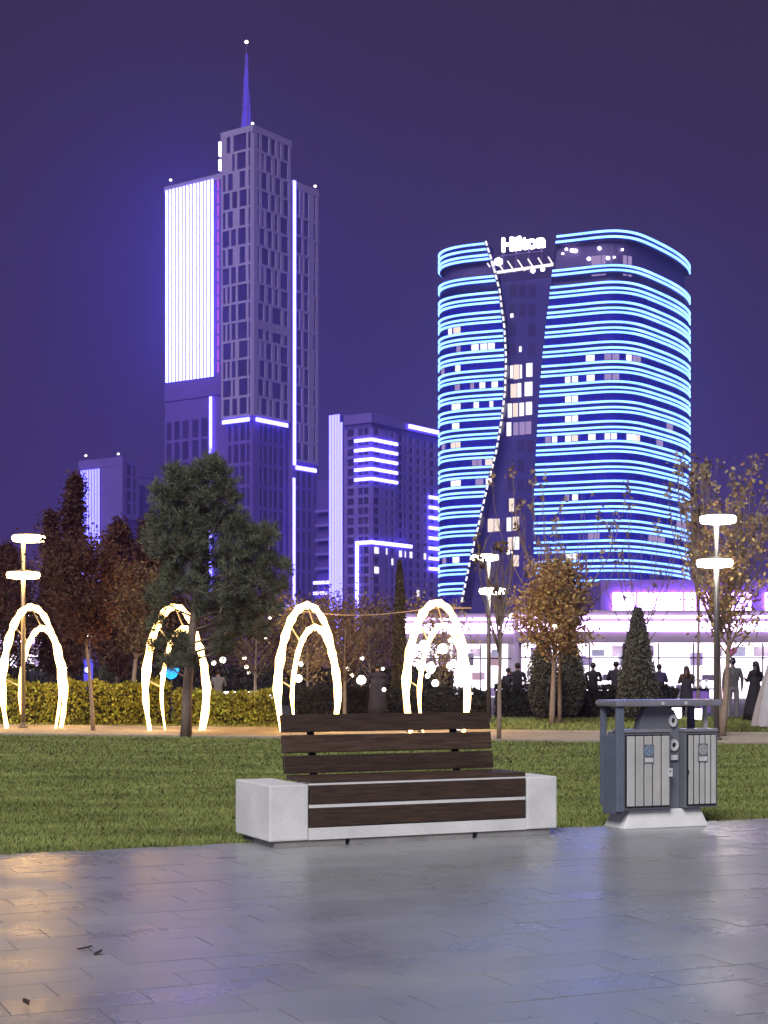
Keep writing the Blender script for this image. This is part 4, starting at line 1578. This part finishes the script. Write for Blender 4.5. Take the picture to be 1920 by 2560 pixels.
# pine ---------------------------------------------------------------------
def pine(label, px, D, h):
    rs = random.Random(101)
    t = thing('pine_tree', label, 'tree', (gx(px, D), D, 0))
    wd = MB()
    tp = [Vector((0, 0, -.05)), Vector((.02, 0, .9)), Vector((.09, .02, 1.9)), Vector((.22, 0, 3.0)), Vector((.34, 0, 4.2)), Vector((.42, 0, 5.2)), Vector((.44, 0, h - .2))]
    wd.tube(tp, [.13, .105, .095, .08, .055, .03, .012], 10)

    def tr(z):
        for a, b_ in zip(tp, tp[1:]):
            if z <= b_.z:
                return a.lerp(b_, (z - a.z) / (b_.z - a.z))
        return tp[-1]
    nv = []

    def tuft(c_, d, n, L, spread):
        c_ = np.array(c_)
        d = np.array(d)
        dirs = RNG.normal(size=(n, 3)) * spread + d
        dirs /= np.linalg.norm(dirs, axis=1)[:, None]
        ln = L * RNG.uniform(.6, 1.15, n)[:, None]
        base = c_ + RNG.normal(size=(n, 3)) * .035
        side = np.cross(dirs, RNG.normal(size=(n, 3)))
        side /= np.linalg.norm(side, axis=1)[:, None]
        v = np.empty((n, 3, 3))
        v[:, 0] = base - side * .008
        v[:, 1] = base + side * .008
        v[:, 2] = base + dirs * ln
        nv.append(v)
    # clumps of foliage: photo column, row and radius of each mass
    for (cx, cy, cr_) in ((525, 1162, 30), (498, 1196, 42), (548, 1200, 44), (440, 1198, 42), (408, 1240, 40), (452, 1256, 52), (508, 1262, 55), (566, 1255, 44), (590, 1302, 34), (418, 1304, 50), (476, 1318, 52), (545, 1322, 48),
                          (398, 1365, 40), (446, 1385, 52), (490, 1392, 46), (570, 1385, 46), (612, 1346, 38), (642, 1332, 30), (664, 1350, 26), (682, 1334, 16), (622, 1402, 46), (678, 1402, 22), (706, 1412, 20), (574, 1448, 50), (642, 1456, 46),
                          (700, 1468, 24), (496, 1462, 42), (436, 1448, 42), (398, 1488, 34), (548, 1512, 46), (612, 1516, 46), (672, 1516, 30), (500, 1520, 24), (392, 1556, 22), (584, 1574, 40), (640, 1572, 34), (390, 1612, 20), (448, 1606, 30), (420, 1652, 26), (476, 1660, 24), (556, 1612, 28)):
        rad_ = cr_ * D / F
        for layer in range(3):
            off = (-.62, 0.02, .66)[layer] * min(1.0, (cy - 1100) / 260.0) + rs.uniform(-.15, .15)
            Dc = D + off
            c_ = Vector((gx(cx + rs.uniform(-8, 8), Dc) - gx(px, D), off, zz(cy + rs.uniform(-8, 8), Dc)))
            if layer == 1:
                za = max(1.2, min(h - .4, c_.z - .12 - .35 * abs(c_.x - .3)))
                p0 = tr(za)
                mid = p0.lerp(c_, .55) + Vector((0, 0, -.06))
                lp = [p0, p0.lerp(mid, .5), mid, mid.lerp(c_, .5), c_]
                wd.tube(lp, [.030 * (1 - .75 * j / 4) for j in range(5)], 5)
            for s_ in range(int(4 + 26 * rad_ * rad_ / .16)):
                d_ = Vector((rs.gauss(0, 1), rs.gauss(0, 1), rs.gauss(.25, .9))).normalized()
                rr_ = rad_ * rs.uniform(.35, 1.08)
                e_ = c_ + d_ * rr_
                if rs.random() < .35:
                    wd.tube([c_.lerp(e_, .2), c_.lerp(e_, .65), e_], [.010, .007, .004], 4)
                tuft(e_, d_ * .7 + Vector((0, 0, .3)), 20, .15, .55)
                tuft(c_.lerp(e_, .8), d_ * .7 + Vector((0, 0, .2)), 12, .15, .6)
    tuft(tp[-1], (0, 0, 1), 90, .22, .4)
    wd.build('trunk', M['bark_pale'], t, True)
    np_mesh('crown', np.concatenate(nv), 3, M['pine'], t)
    return t


pine('bushy dark green pine on the lawn in front of the second arch', 465, 33.2, 5.98)


# hedges ------------------------------------------------------------------
def hedge(label, x0, x1, D0, D1, h, m, n, group=None, lsize=.10, skew=0.0):
    t = thing('hedge', label, 'hedge', (x0, D0, 0), 0, group)
    L, dp = x1 - x0, D1 - D0
    f = RNG.uniform(0, 1, (n, 3))
    pts = np.empty((n, 3))
    face = RNG.integers(0, 3, n)
    pts[:, 0] = f[:, 0] * L
    pts[:, 1] = np.where(face == 0, RNG.normal(0, .05, n), f[:, 1] * dp)
    top = h * (1 + .05 * np.sin(pts[:, 0] * 3.1) + .04 * np.sin(pts[:, 0] * 7.7 + 1))
    pts[:, 2] = np.where(face == 1, top + RNG.normal(0, .045, n), f[:, 2] * top)
    pts[:, 1] += skew * pts[:, 0]
    leaves('foliage', pts, lsize, m, t, .5, -.5)
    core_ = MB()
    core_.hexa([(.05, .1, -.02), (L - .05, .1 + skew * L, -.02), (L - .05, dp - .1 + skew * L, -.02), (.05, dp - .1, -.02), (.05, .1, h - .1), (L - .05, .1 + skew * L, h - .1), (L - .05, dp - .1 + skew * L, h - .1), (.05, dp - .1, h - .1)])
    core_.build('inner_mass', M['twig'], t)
    return t


hedge('yellow-green clipped hedge behind the left arches', -12.5, -5.55, 41.3, 42.2, 1.03, M['leaf_hedge'], 16000, 'clipped hedges', skew=-.16)
hedge('lower yellow-green hedge between pine trunk and third arch', -5.45, -2.75, 40.2, 41.0, .80, M['leaf_hedge'], 7000, 'clipped hedges', skew=-.1)
hedge('dark hedge behind the arches at the bench', -2.6, 2.9, 43.0, 44.0, .85, M['leaf_hedge_dark'], 9000, 'clipped hedges')
hedge('dark hedge in front of the row of people', 3.3, 8.75, 46.2, 47.0, .92, M['leaf_hedge_dark'], 9000, 'clipped hedges')
hedge('dark far hedge behind the left arches', -30, 3, 66, 68, 1.5, M['leaf_hedge_dark'], 16000, 'clipped hedges', lsize=.2)

# far line of trees that closes the park
for i in range(16):
    px = -150 + i * 92
    if 1100 < px:
        continue
    lab = 'dark tree in the far row that closes the park'
    tree('park_tree', lab, px, 92 + (i % 3) * 5, (4.4 if px < 560 else 3.3) + .8 * math.sin(i * 2.3), 2.4, .22, .14, 24, 1800, .26, M['leaf_brown'] if i % 3 else M['leaf_red'], M['bark'], rnd_, out=.5, twigs=2, clump=.4, seed=200 + i, group='dark far trees')

# ================================================================== people
def cloth(name, c):
    return mat(name, c, rough=.85, var=.2, scale=12)


SKIN = mat('skin', (.42, .25, .18), rough=.55)
HAIR = mat('hair_dark', (.012, .010, .009), rough=.5)
HAIR_B = mat('hair_brown', (.05, .022, .014), rough=.5)
SHOE = mat('shoes_pale', (.30, .29, .28), rough=.6)
SHOE_D = mat('shoes_dark', (.02, .02, .02), rough=.6)


def person(label, px, D, h, rz, jacket, trousers, shoes, hair=HAIR, arms='down', hair_len=0, lean=0.0, coat=None, z0=0.0, build=1.0):
    t = thing('person', label, 'person', (gx(px, D), D, z0), rz, None)
    k = h / 1.75
    B_ = build
    J = {}
    J['pelvis'] = (0, 0, .95)
    J['waist'] = (0, 0.01, 1.10)
    J['chest'] = (lean * .5, 0.0, 1.32)
    J['neck0'] = (lean, 0.01, 1.47)
    J['neck'] = (lean, 0.02, 1.535)
    J['head0'] = (lean, 0.035, 1.60)
    J['head1'] = (lean, 0.03, 1.675)
    J['head2'] = (lean, 0.02, 1.715)
    rad = {'pelvis': (.165 * B_, .12), 'waist': (.145 * B_, .105), 'chest': (.175 * B_, .115), 'neck0': (.085, .075), 'neck': (.055, .058), 'head0': (.072, .088), 'head1': (.078, .096), 'head2': (.055, .065)}
    edges = [('pelvis', 'waist'), ('waist', 'chest'), ('chest', 'neck0'), ('neck0', 'neck'), ('neck', 'head0'), ('head0', 'head1'), ('head1', 'head2')]
    hands = []
    for s, sg_ in ((-1, 'l'), (1, 'r')):
        J['sh' + sg_] = (s * .185 * B_ + lean * .9, 0, 1.425)
        if arms == 'down' or (arms == 'one' and s < 0):
            J['el' + sg_] = (s * .245 * B_ + lean * .5, -.02, 1.15)
            J['wr' + sg_] = (s * .25 * B_ + lean * .3, .05, .91)
            J['ha' + sg_] = (s * .245 * B_ + lean * .3, .075, .82)
        else:
            J['el' + sg_] = (s * .255 * B_ + lean * .6, .05, 1.16)
            J['wr' + sg_] = (s * .12 + lean * .6, .27, 1.22)
            J['ha' + sg_] = (s * .09 + lean * .6, .345, 1.245)
        rad['sh' + sg_] = (.078, .072)
        rad['el' + sg_] = (.054, .052)
        rad['wr' + sg_] = (.036, .034)
        rad['ha' + sg_] = (.038, .026)
        edges += [('chest', 'sh' + sg_), ('sh' + sg_, 'el' + sg_), ('el' + sg_, 'wr' + sg_), ('wr' + sg_, 'ha' + sg_)]
        hands.append((sg_, s))
        J['hip' + sg_] = (s * .09 * B_, 0, .89)
        J['kn' + sg_] = (s * .105 + .012, .02, .50)
        J['an' + sg_] = (s * .11, -.015, .085)
        J['to' + sg_] = (s * .125, .13, .045)
        rad['hip' + sg_] = (.098 * B_, .098)
        rad['kn' + sg_] = (.066, .066)
        rad['an' + sg_] = (.05, .05)
        rad['to' + sg_] = (.045, .032)
        edges += [('pelvis', 'hip' + sg_), ('hip' + sg_, 'kn' + sg_), ('kn' + sg_, 'an' + sg_), ('an' + sg_, 'to' + sg_)]
    names = list(J)
    idx = {n_: i for i, n_ in enumerate(names)}
    me = bpy.data.meshes.new('skel')
    me.from_pydata([tuple(c * k for c in J[n_]) for n_ in names], [(idx[a], idx[b_]) for a, b_ in edges], [])
    ob = bpy.data.objects.new('skel', me)
    COL.objects.link(ob)
    ob.modifiers.new('skin', 'SKIN')
    for i, n_ in enumerate(names):
        sv = me.skin_vertices[0].data[i]
        sv.radius = tuple(r_ * k for r_ in rad[n_])
        sv.use_root = (n_ == 'pelvis')
    sb = ob.modifiers.new('sub', 'SUBSURF')
    sb.levels = 2
    sb.render_levels = 2
    bpy.context.view_layer.update()
    dg_ = bpy.context.evaluated_depsgraph_get()
    bm_ = bpy.data.meshes.new_from_object(ob.evaluated_get(dg_))
    bpy.data.objects.remove(ob)
    # five fingers per hand, nose and ears, joined into the same mesh
    add = MB()
    for sg_, s in hands:
        hv = Vector(J['ha' + sg_])
        wv = Vector(J['wr' + sg_])
        d = (hv - wv).normalized()
        side = Vector((0, 1, 0)) if abs(d.z) > .7 else Vector((0, 0, 1))
        for q, fl_ in enumerate((.062, .075, .078, .066)):
            o_ = side * ((q - 1.5) * .017)
            a = hv + o_ - d * .01
            add.tube([a * k, (a + d * fl_ * .55) * k, (a + d * fl_ + Vector((-s * .012, 0, 0))) * k], [.009 * k, .008 * k, .006 * k], 5)
        a = hv - d * .03 + side * .028
        add.tube([a * k, (a + (d * .6 + side * .8).normalized() * .05) * k], [.010 * k, .007 * k], 5)
    hx = lean
    add.tube([Vector((hx, .115, 1.655)) * k, Vector((hx, .150, 1.625)) * k], [.010 * k, .016 * k], 5)
    for s in (-1, 1):
        add.tube([Vector((hx + s * .076, .02, 1.625)) * k, Vector((hx + s * .09, .01, 1.665)) * k], [.012 * k, .016 * k], 6)
    nb0 = len(bm_.vertices)
    bmm = bmesh.new()
    bmm.from_mesh(bm_)
    tmp = add.mesh('tmp')
    bmm.from_mesh(tmp)
    bmm.to_mesh(bm_)
    bmm.free()
    bpy.data.meshes.remove(tmp)
    bm_.materials.clear()
    for m_ in (jacket, trousers, shoes, SKIN):
        bm_.materials.append(m_)
    hpts = [Vector(J['ha' + g_]) * k for g_, _ in hands]
    for p in bm_.polygons:
        c_ = p.center
        i = 0
        arm = abs(c_.x - lean * .5) > .20 * k * B_ and c_.z > .85 * k
        if c_.z < .085 * k:
            i = 2
        elif c_.z < .93 * k and not arm:
            i = 1
        if c_.z > 1.525 * k:
            i = 3
        if any((c_ - q).length < .095 * k for q in hpts):
            i = 3
        p.material_index = i
    body_ = put('body', bm_, None, t, True)
    # hair cap
    hb = MB()
    prof_ = [(.088, 1.60), (.097, 1.655), (.094, 1.70), (.07, 1.738), (.03, 1.757)]
    hb.lathe([(r_ * k, z_ * k) for r_, z_ in prof_], 14, (lean * k, -.004 * k, 0), .92, 1.08)
    if hair_len:
        hb.lathe([(.105 * k, (1.60 - hair_len) * k), (.125 * k, (1.60 - hair_len * .5) * k), (.10 * k, 1.64 * k)], 14, (lean * .9 * k, -.045 * k, 0), 1.05, .62)
    hb.build('hair', hair, t, True)
    if coat:
        cm, zb_, wbot = coat
        c_ = MB()
        c_.lathe([(wbot * k, zb_ * k), (wbot * .9 * k, (zb_ + .3) * k), (.205 * B_ * k, .98 * k), (.175 * B_ * k, 1.10 * k), (.19 * B_ * k, 1.30 * k)], 16, (lean * .3 * k, 0, 0), 1.0, .74)
        c_.build('coat', cm, t, True)
    return t


c_black = cloth('cloth_black', (.014, .013, .018))
c_dark = cloth('cloth_dark', (.022, .020, .030))
c_navy = cloth('cloth_navy', (.028, .022, .065))
c_grey = cloth('cloth_grey', (.085, .078, .085))
c_greyt = cloth('cloth_grey_trousers', (.155, .145, .155))
c_brown = cloth('cloth_brown', (.075, .034, .026))
c_red = cloth('cloth_red', (.14, .022, .022))
PP = 47.6
person('man in grey jacket and grey trousers standing under the pink balloon', 1832, 44.7, 1.77, R(0), c_grey, c_greyt, SHOE, arms='down', build=1.08)
person('woman with long black hair in a long black coat at the right edge', 1886, 43.6, 1.68, R(30), c_black, c_black, SHOE_D, arms='front', hair_len=.30, lean=.05, coat=(c_black, .04, .40))
person('woman in brown jacket with long brown hair behind the bin', 1716, PP, 1.56, R(4), c_brown, c_dark, SHOE_D, HAIR_B, arms='front', hair_len=.34, coat=(c_dark, .35, .26))
person('person in navy jacket with folded arm left of the brown jacket', 1648, PP, 1.62, R(-20), c_navy, c_navy, SHOE_D, arms='front', coat=(c_navy, .4, .24))
person('dark figure partly hidden behind the conical cypress', 1612, PP + .5, 1.62, R(15), c_dark, c_dark, SHOE_D, arms='one')
person('dark figure just left of the conical cypress', 1540, PP, 1.70, R(-10), c_dark, c_black, SHOE_D, arms='front', build=1.05)
person('broad-shouldered dark figure right of the red-clad person', 1483, PP, 1.66, R(8), c_black, c_dark, SHOE_D, arms='front', build=1.12)
person('person in dull red top beside the right egg-shaped shrub', 1452, PP + .4, 1.52, R(-35), c_red, c_red, SHOE_D, HAIR_B, arms='one')
person('dark figure left of the egg-shaped shrubs, taller of two', 1294, PP, 1.65, R(12), c_black, c_black, SHOE_D, arms='front', build=1.12)
person('dark figure leaning towards the taller one near the pole trunk', 1266, PP, 1.50, R(-40), c_dark, c_dark, SHOE_D, arms='front', lean=.08)
person('dark hooded figure standing between the third and fourth arches', 944, 41.6, 1.62, R(10), c_dark, c_black, SHOE_D, arms='front', build=1.15, coat=(c_dark, .2, .30))
person('person in grey top behind the low hedge left of the third arch', 546, 45.5, 1.45, R(0), c_greyt, c_grey, SHOE, arms='front')
for i, (px, hh, lab) in enumerate(((83, 1.78, 'thin dark silhouette in front of the left kiosk, nearest the lamp pole'), (103, 1.74, 'stocky dark silhouette in front of the left kiosk'), (118, 1.70, 'dark silhouette by the right leg of the leftmost arch'), (66, 1.70, 'dark silhouette hidden partly by the left lamp pole'))):
    person(lab, px, 60.0, hh - .1, R(-30 + 25 * i), c_dark, c_navy, SHOE_D, arms='front' if i % 2 else 'down', build=1.0 + .1 * (i == 1))
for i, (px, lab) in enumerate(((172, 'seated-height dark figure right of the leftmost arch'), (196, 'dark figure beside the blue glowing totem'))):
    person(lab, px, 58.0, 1.45, R(40 * i), c_brown if i == 0 else c_dark, c_dark, SHOE_D, HAIR_B, arms='front', build=1.15)

# pink heart balloon
D = 44.6
bal = thing('balloon', 'pink heart-shaped balloon floating above the man in grey', 'balloon', (gx(1828, D), D, zz(1646, D)))
hb = MB()
NV, NU = 14, 40
outl = []
for k in range(NU):
    a = 2 * math.pi * k / NU
    outl.append((16 * math.sin(a) ** 3, 13 * math.cos(a) - 5 * math.cos(2 * a) - 2 * math.cos(3 * a) - math.cos(4 * a)))
rows_ = []
for j in range(NV + 1):
    ph = -math.pi / 2 + math.pi * j / NV
    c_, s_ = math.cos(ph) ** .7 if math.cos(ph) > 1e-6 else 0, math.sin(ph)
    rows_.append([(x * .0105 * c_, s_ * .075, .19 + (y * c_ - 2 * (1 - c_)) * .0105) for x, y in outl + outl[:1]])
hb.grid(rows_)
hb.build('heart', mat('balloon_pink', (.85, .10, .52), rough=.3), bal, True)
MB().tube([(0, 0, .005), (.02, 0, -.3), (.12, .05, -.75)], .004, 4).build('string', M['plate'], bal)

# white draped fabric cone at the right edge
D = 39.0
dr = MB()
NN = 40
prof_ = [(.04, 2.1), (.10, 1.9), (.20, 1.5), (.34, 1.0), (.46, .5), (.55, .02)]
rows_ = []
for r_, z_ in prof_:
    rows_.append([(math.cos(2 * math.pi * k / NN) * r_ * (1 + .10 * math.sin(k * 2 * math.pi / NN * 9) * (2.2 - z_) / 2), math.sin(2 * math.pi * k / NN) * r_ * (1 + .10 * math.sin(k * 2 * math.pi / NN * 9)), z_) for k in range(NN + 1)])
dr.grid(rows_)
o = dr.build('draped_cone', mat('white_fabric', (.62, .64, .72), rough=.8, var=.08), None, True)
o.location = (gx(1938, D), D, 0)
tag(o, 'tall white draped fabric cone cut by the right edge', 'fabric cone')

# purple-lit counter, glowing planters
D = 52.0
ct = thing('counter', 'low purple-lit counter behind the bin roof near the brown jacket', 'counter', (gx(1728, D), D, 0))
MB().box(0, .62, 0, .5, 0, .78).build('cabinet', mat('purple_lit_counter', (.30, .16, .62), rough=.5), ct, bevel=.02)  # purple light on the cabinet put into its colour
MB().box(-.08, .80, -.06, .56, .782, .83).build('counter_top', M['black'], ct, bevel=.01)
for k in range(3):
    o = MB().lathe([(.05, 0), (.07, .04), (.02, .10), (.015, .2), (.09, .30)], 12).build('cup', M['plate'], ct, True)
    o.location = (.15 + .2 * k, .2, .832)


def planter(label, px, D, py0, py1, wpx, ribs):
    z1, z0 = zz(py0, D), max(0.0, zz(py1, D))
    wd_ = wpx * D / F
    t = thing('glowing_planter', label, 'planter', (gx(px, D), D, 0), 0, 'glowing white planters')
    b = MB()
    n = 24
    pr = [(.30, z0), (.44, z0 + .04), (.5, z0 + (z1 - z0) * .5), (.5, z1)]
    b.lathe([(r_ * wd_, z_) for r_, z_ in pr], n)
    b.build('shell', E['white'], t, True)
    if ribs:
        for k in range(9):
            a = math.pi + math.pi * (k + .5) / 9
            MB().tube([(math.cos(a) * wd_ * .51, math.sin(a) * wd_ * .51, z0 + (z1 - z0) * .45), (math.cos(a) * wd_ * .51, math.sin(a) * wd_ * .51, z1)], .006, 4).build('rib', M['black'], t)
    MB().lathe([(wd_ * .36, 0), (wd_ * .30, max(.01, z0 - .002))], 14).build('foot', M['black'], t)
    return t


planter('glowing ribbed planter seen under the bin roof, leftmost', 1692, 44.9, 1770, 1796, 25, True)
planter('glowing ribbed planter seen under the bin roof, middle', 1726, 44.8, 1770, 1798, 16, True)
planter('glowing smooth planter seen under the bin roof, rightmost', 1745, 44.6, 1772, 1800, 19, False)
for i, (px, wpx) in enumerate(((536, 8), (575, 30), (597, 7), (624, 12), (657, 12), (678, 8))):
    planter(('narrow glowing planter behind the low hedge nearest the pine', 'wide glowing planter behind the low hedge', 'thin glowing planter right of the wide one', 'glowing planter in the middle of the low hedge', 'glowing planter near the third arch', 'thin glowing planter touching the third arch')[i], px, 47.0, 1729, 1752, wpx, False)
# blue floodlight and totem
D = 50.0
t = thing('blue_floodlight', 'blue glowing floodlight under the pine beside the second arch', 'floodlight', (gx(428, D), D, 0))
MB().box(-.02, .02, -.02, .02, 0, 1.2).build('stand', M['pole'], t)
MB().lathe([(.05, 1.15), (.16, 1.22), (.24, 1.38), (.26, 1.5)], 16).build('lamp_head', E['bluelight'], t, True)
t = thing('glowing_totem', 'slim blue-violet glowing totem right of the leftmost arch', 'totem', (gx(221, 58), 58.0, 0))
MB().box(-.16, .16, -.1, .1, 0, 1.85).build('body', emit('totem_blue', (.12, .10, .9), .9, False), t, bevel=.04)
MB().lathe([(.02, -.09), (.09, -.05), (.1, 0), (.09, .05), (.02, .09)], 12).build('lamp', E['white'], t, True).location = (0, -.12, 1.45)

# festoon bulbs and far lights, each a small globe on a short cord
gl = []
for (px, py, rpx, D, m_) in (
        (1107, 1622, 13, 43, 0), (1125, 1664, 9, 43, 0), (1076, 1670, 13, 43, 0), (1078, 1661, 7, 44, 0), (1077, 1679, 6, 44, 0), (1069, 1690, 6, 44, 0), (1088, 1708, 9, 44, 0), (1060, 1612, 12, 43, 0), (1128, 1600, 8, 46, 0), (1050, 1668, 8, 44, 0),
        (746, 1696, 10, 43, 0), (752, 1660, 6, 45, 0), (741, 1645, 5, 45, 0), (903, 1700, 12, 44, 0), (880, 1688, 5, 44, 0), (870, 1672, 5, 44, 0), (957, 1672, 4, 44, 0), (960, 1724, 5, 41, 0), (905, 1646, 5, 48, 0),
        (557, 1650, 8, 60, 0), (534, 1657, 6, 60, 0), (611, 1645, 5, 60, 0), (616, 1667, 5, 56, 0), (622, 1682, 4, 56, 0), (664, 1594, 4, 60, 0), (675, 1545, 4, 62, 0),
        (240, 1524, 4, 60, 0), (260, 1525, 4, 60, 0), (236, 1461, 3, 80, 0), (276, 1462, 3, 80, 0), (293, 1604, 4, 60, 0), (405, 1684, 5, 60, 0), (172, 1672, 9, 56, 0), (134, 1541, 5, 60, 0),
        (1386, 1567, 6, 40.2, 0), (1832, 1565, 4, 36, 0), (1325, 1660, 6, 49, 0), (1278, 1539, 6, 50, 0), (1432, 1515, 4, 60, 0), (1270, 1381, 5, 60, 0), (1281, 1381, 3, 60, 0), (1421, 1455, 4, 60, 0)):
    if not gl:
        b = MB()
        b.lathe([(.12, -.99), (.6, -.8), (.94, -.35), (.98, .1), (.75, .66), (.3, .95)], 14)
        me = b.mesh('bulb')
        me.materials.append(E['bulb'])
        me.polygons.foreach_set('use_smooth', [True] * len(me.polygons))
        b2 = MB()
        b2.tube([(0, 0, .9), (0, 0, 3.2)], .07, 5)
        mc = b2.mesh('bulb_cord')
        mc.materials.append(M['black'])
        gl.append((me, mc))
    t = thing('light_bulb', 'small round glowing bulb hanging among the park trees', 'light bulb', (gx(px, D), D, zz(py, D)), 0, 'glowing bulbs among the trees')
    o = bpy.data.objects.new('globe', gl[0][0])
    o2 = bpy.data.objects.new('cord', gl[0][1])
    for q in (o, o2):
        COL.objects.link(q)
        q.parent = t
        q.scale = (rpx * D / F,) * 3
# small ground lights at the feet of the fourth arch
for i, (px, lab) in enumerate(((1022, 'small round ground light below the fourth arch, leftmost of three'), (1050, 'small round ground light below the fourth arch, middle of three'), (1146, 'small round ground light below the fourth arch, rightmost of three'))):
    D = 35.9
    t = thing('ground_light', lab, 'ground light', (gx(px, D), D, 0), 0, 'ground lights below the fourth arch')
    MB().lathe([(.05, -.01), (.05, .03), (.03, .05)], 12).build('base', M['black'], t)
    MB().lathe([(.03, .051), (.065, .075), (.075, .11), (.05, .15), (.01, .165)], 14).build('globe', E['bulb'], t, True)
# lit strips on distant kiosk roofs
for i, (px0, px1, py, D, lab) in enumerate(((20, 150, 1541, 88, 'row of white light along a roof above the left kiosk'), (157, 182, 1586, 86, 'short white light strip right of the leftmost arch'), (192, 226, 1589, 86, 'white light strip touching the thin red tree'))):
    t = thing('light_strip', lab, 'light strip', (gx(px0, D), D, 0))
    L = gx(px1, D) - gx(px0, D)
    for q in range(max(2, int(L / .8))):
        MB().box(q * .8, q * .8 + .6, -.05, .05, zz(py, D) - .07, zz(py, D) + .07).build('lamp', E['white'], t, bevel=.02)
    MB().box(0, L, .06, .3, zz(py, D) - .2, zz(py, D) + .2).build('beam', M['pav_frame'], t)
    MB().box(0, .12, .08, .2, 0, zz(py, D) - .2).build('post', M['pav_frame'], t)
    MB().box(L - .12, L, .08, .2, 0, zz(py, D) - .2).build('post', M['pav_frame'], t)

# ================================================================== night haze
HAZE = True
if HAZE:
    hz = MB().box(-420, 520, -60, 1000, -1.5, 275).build('haze', None)
    hz['kind'] = 'stuff'
    hz['label'] = 'thin violet night haze'
    hz['category'] = 'haze'
    m = bpy.data.materials.new('haze')
    m.use_nodes = True
    t = m.node_tree
    t.nodes.clear()
    o_ = t.nodes.new('ShaderNodeOutputMaterial')
    v_ = t.nodes.new('ShaderNodeVolumePrincipled')
    v_.inputs['Color'].default_value = (0.62, 0.48, 1.0, 1)
    v_.inputs['Density'].default_value = 0.0009
    v_.inputs['Anisotropy'].default_value = 0.65
    t.links.new(v_.outputs[0], o_.inputs['Volume'])
    hz.data.materials.append(m)
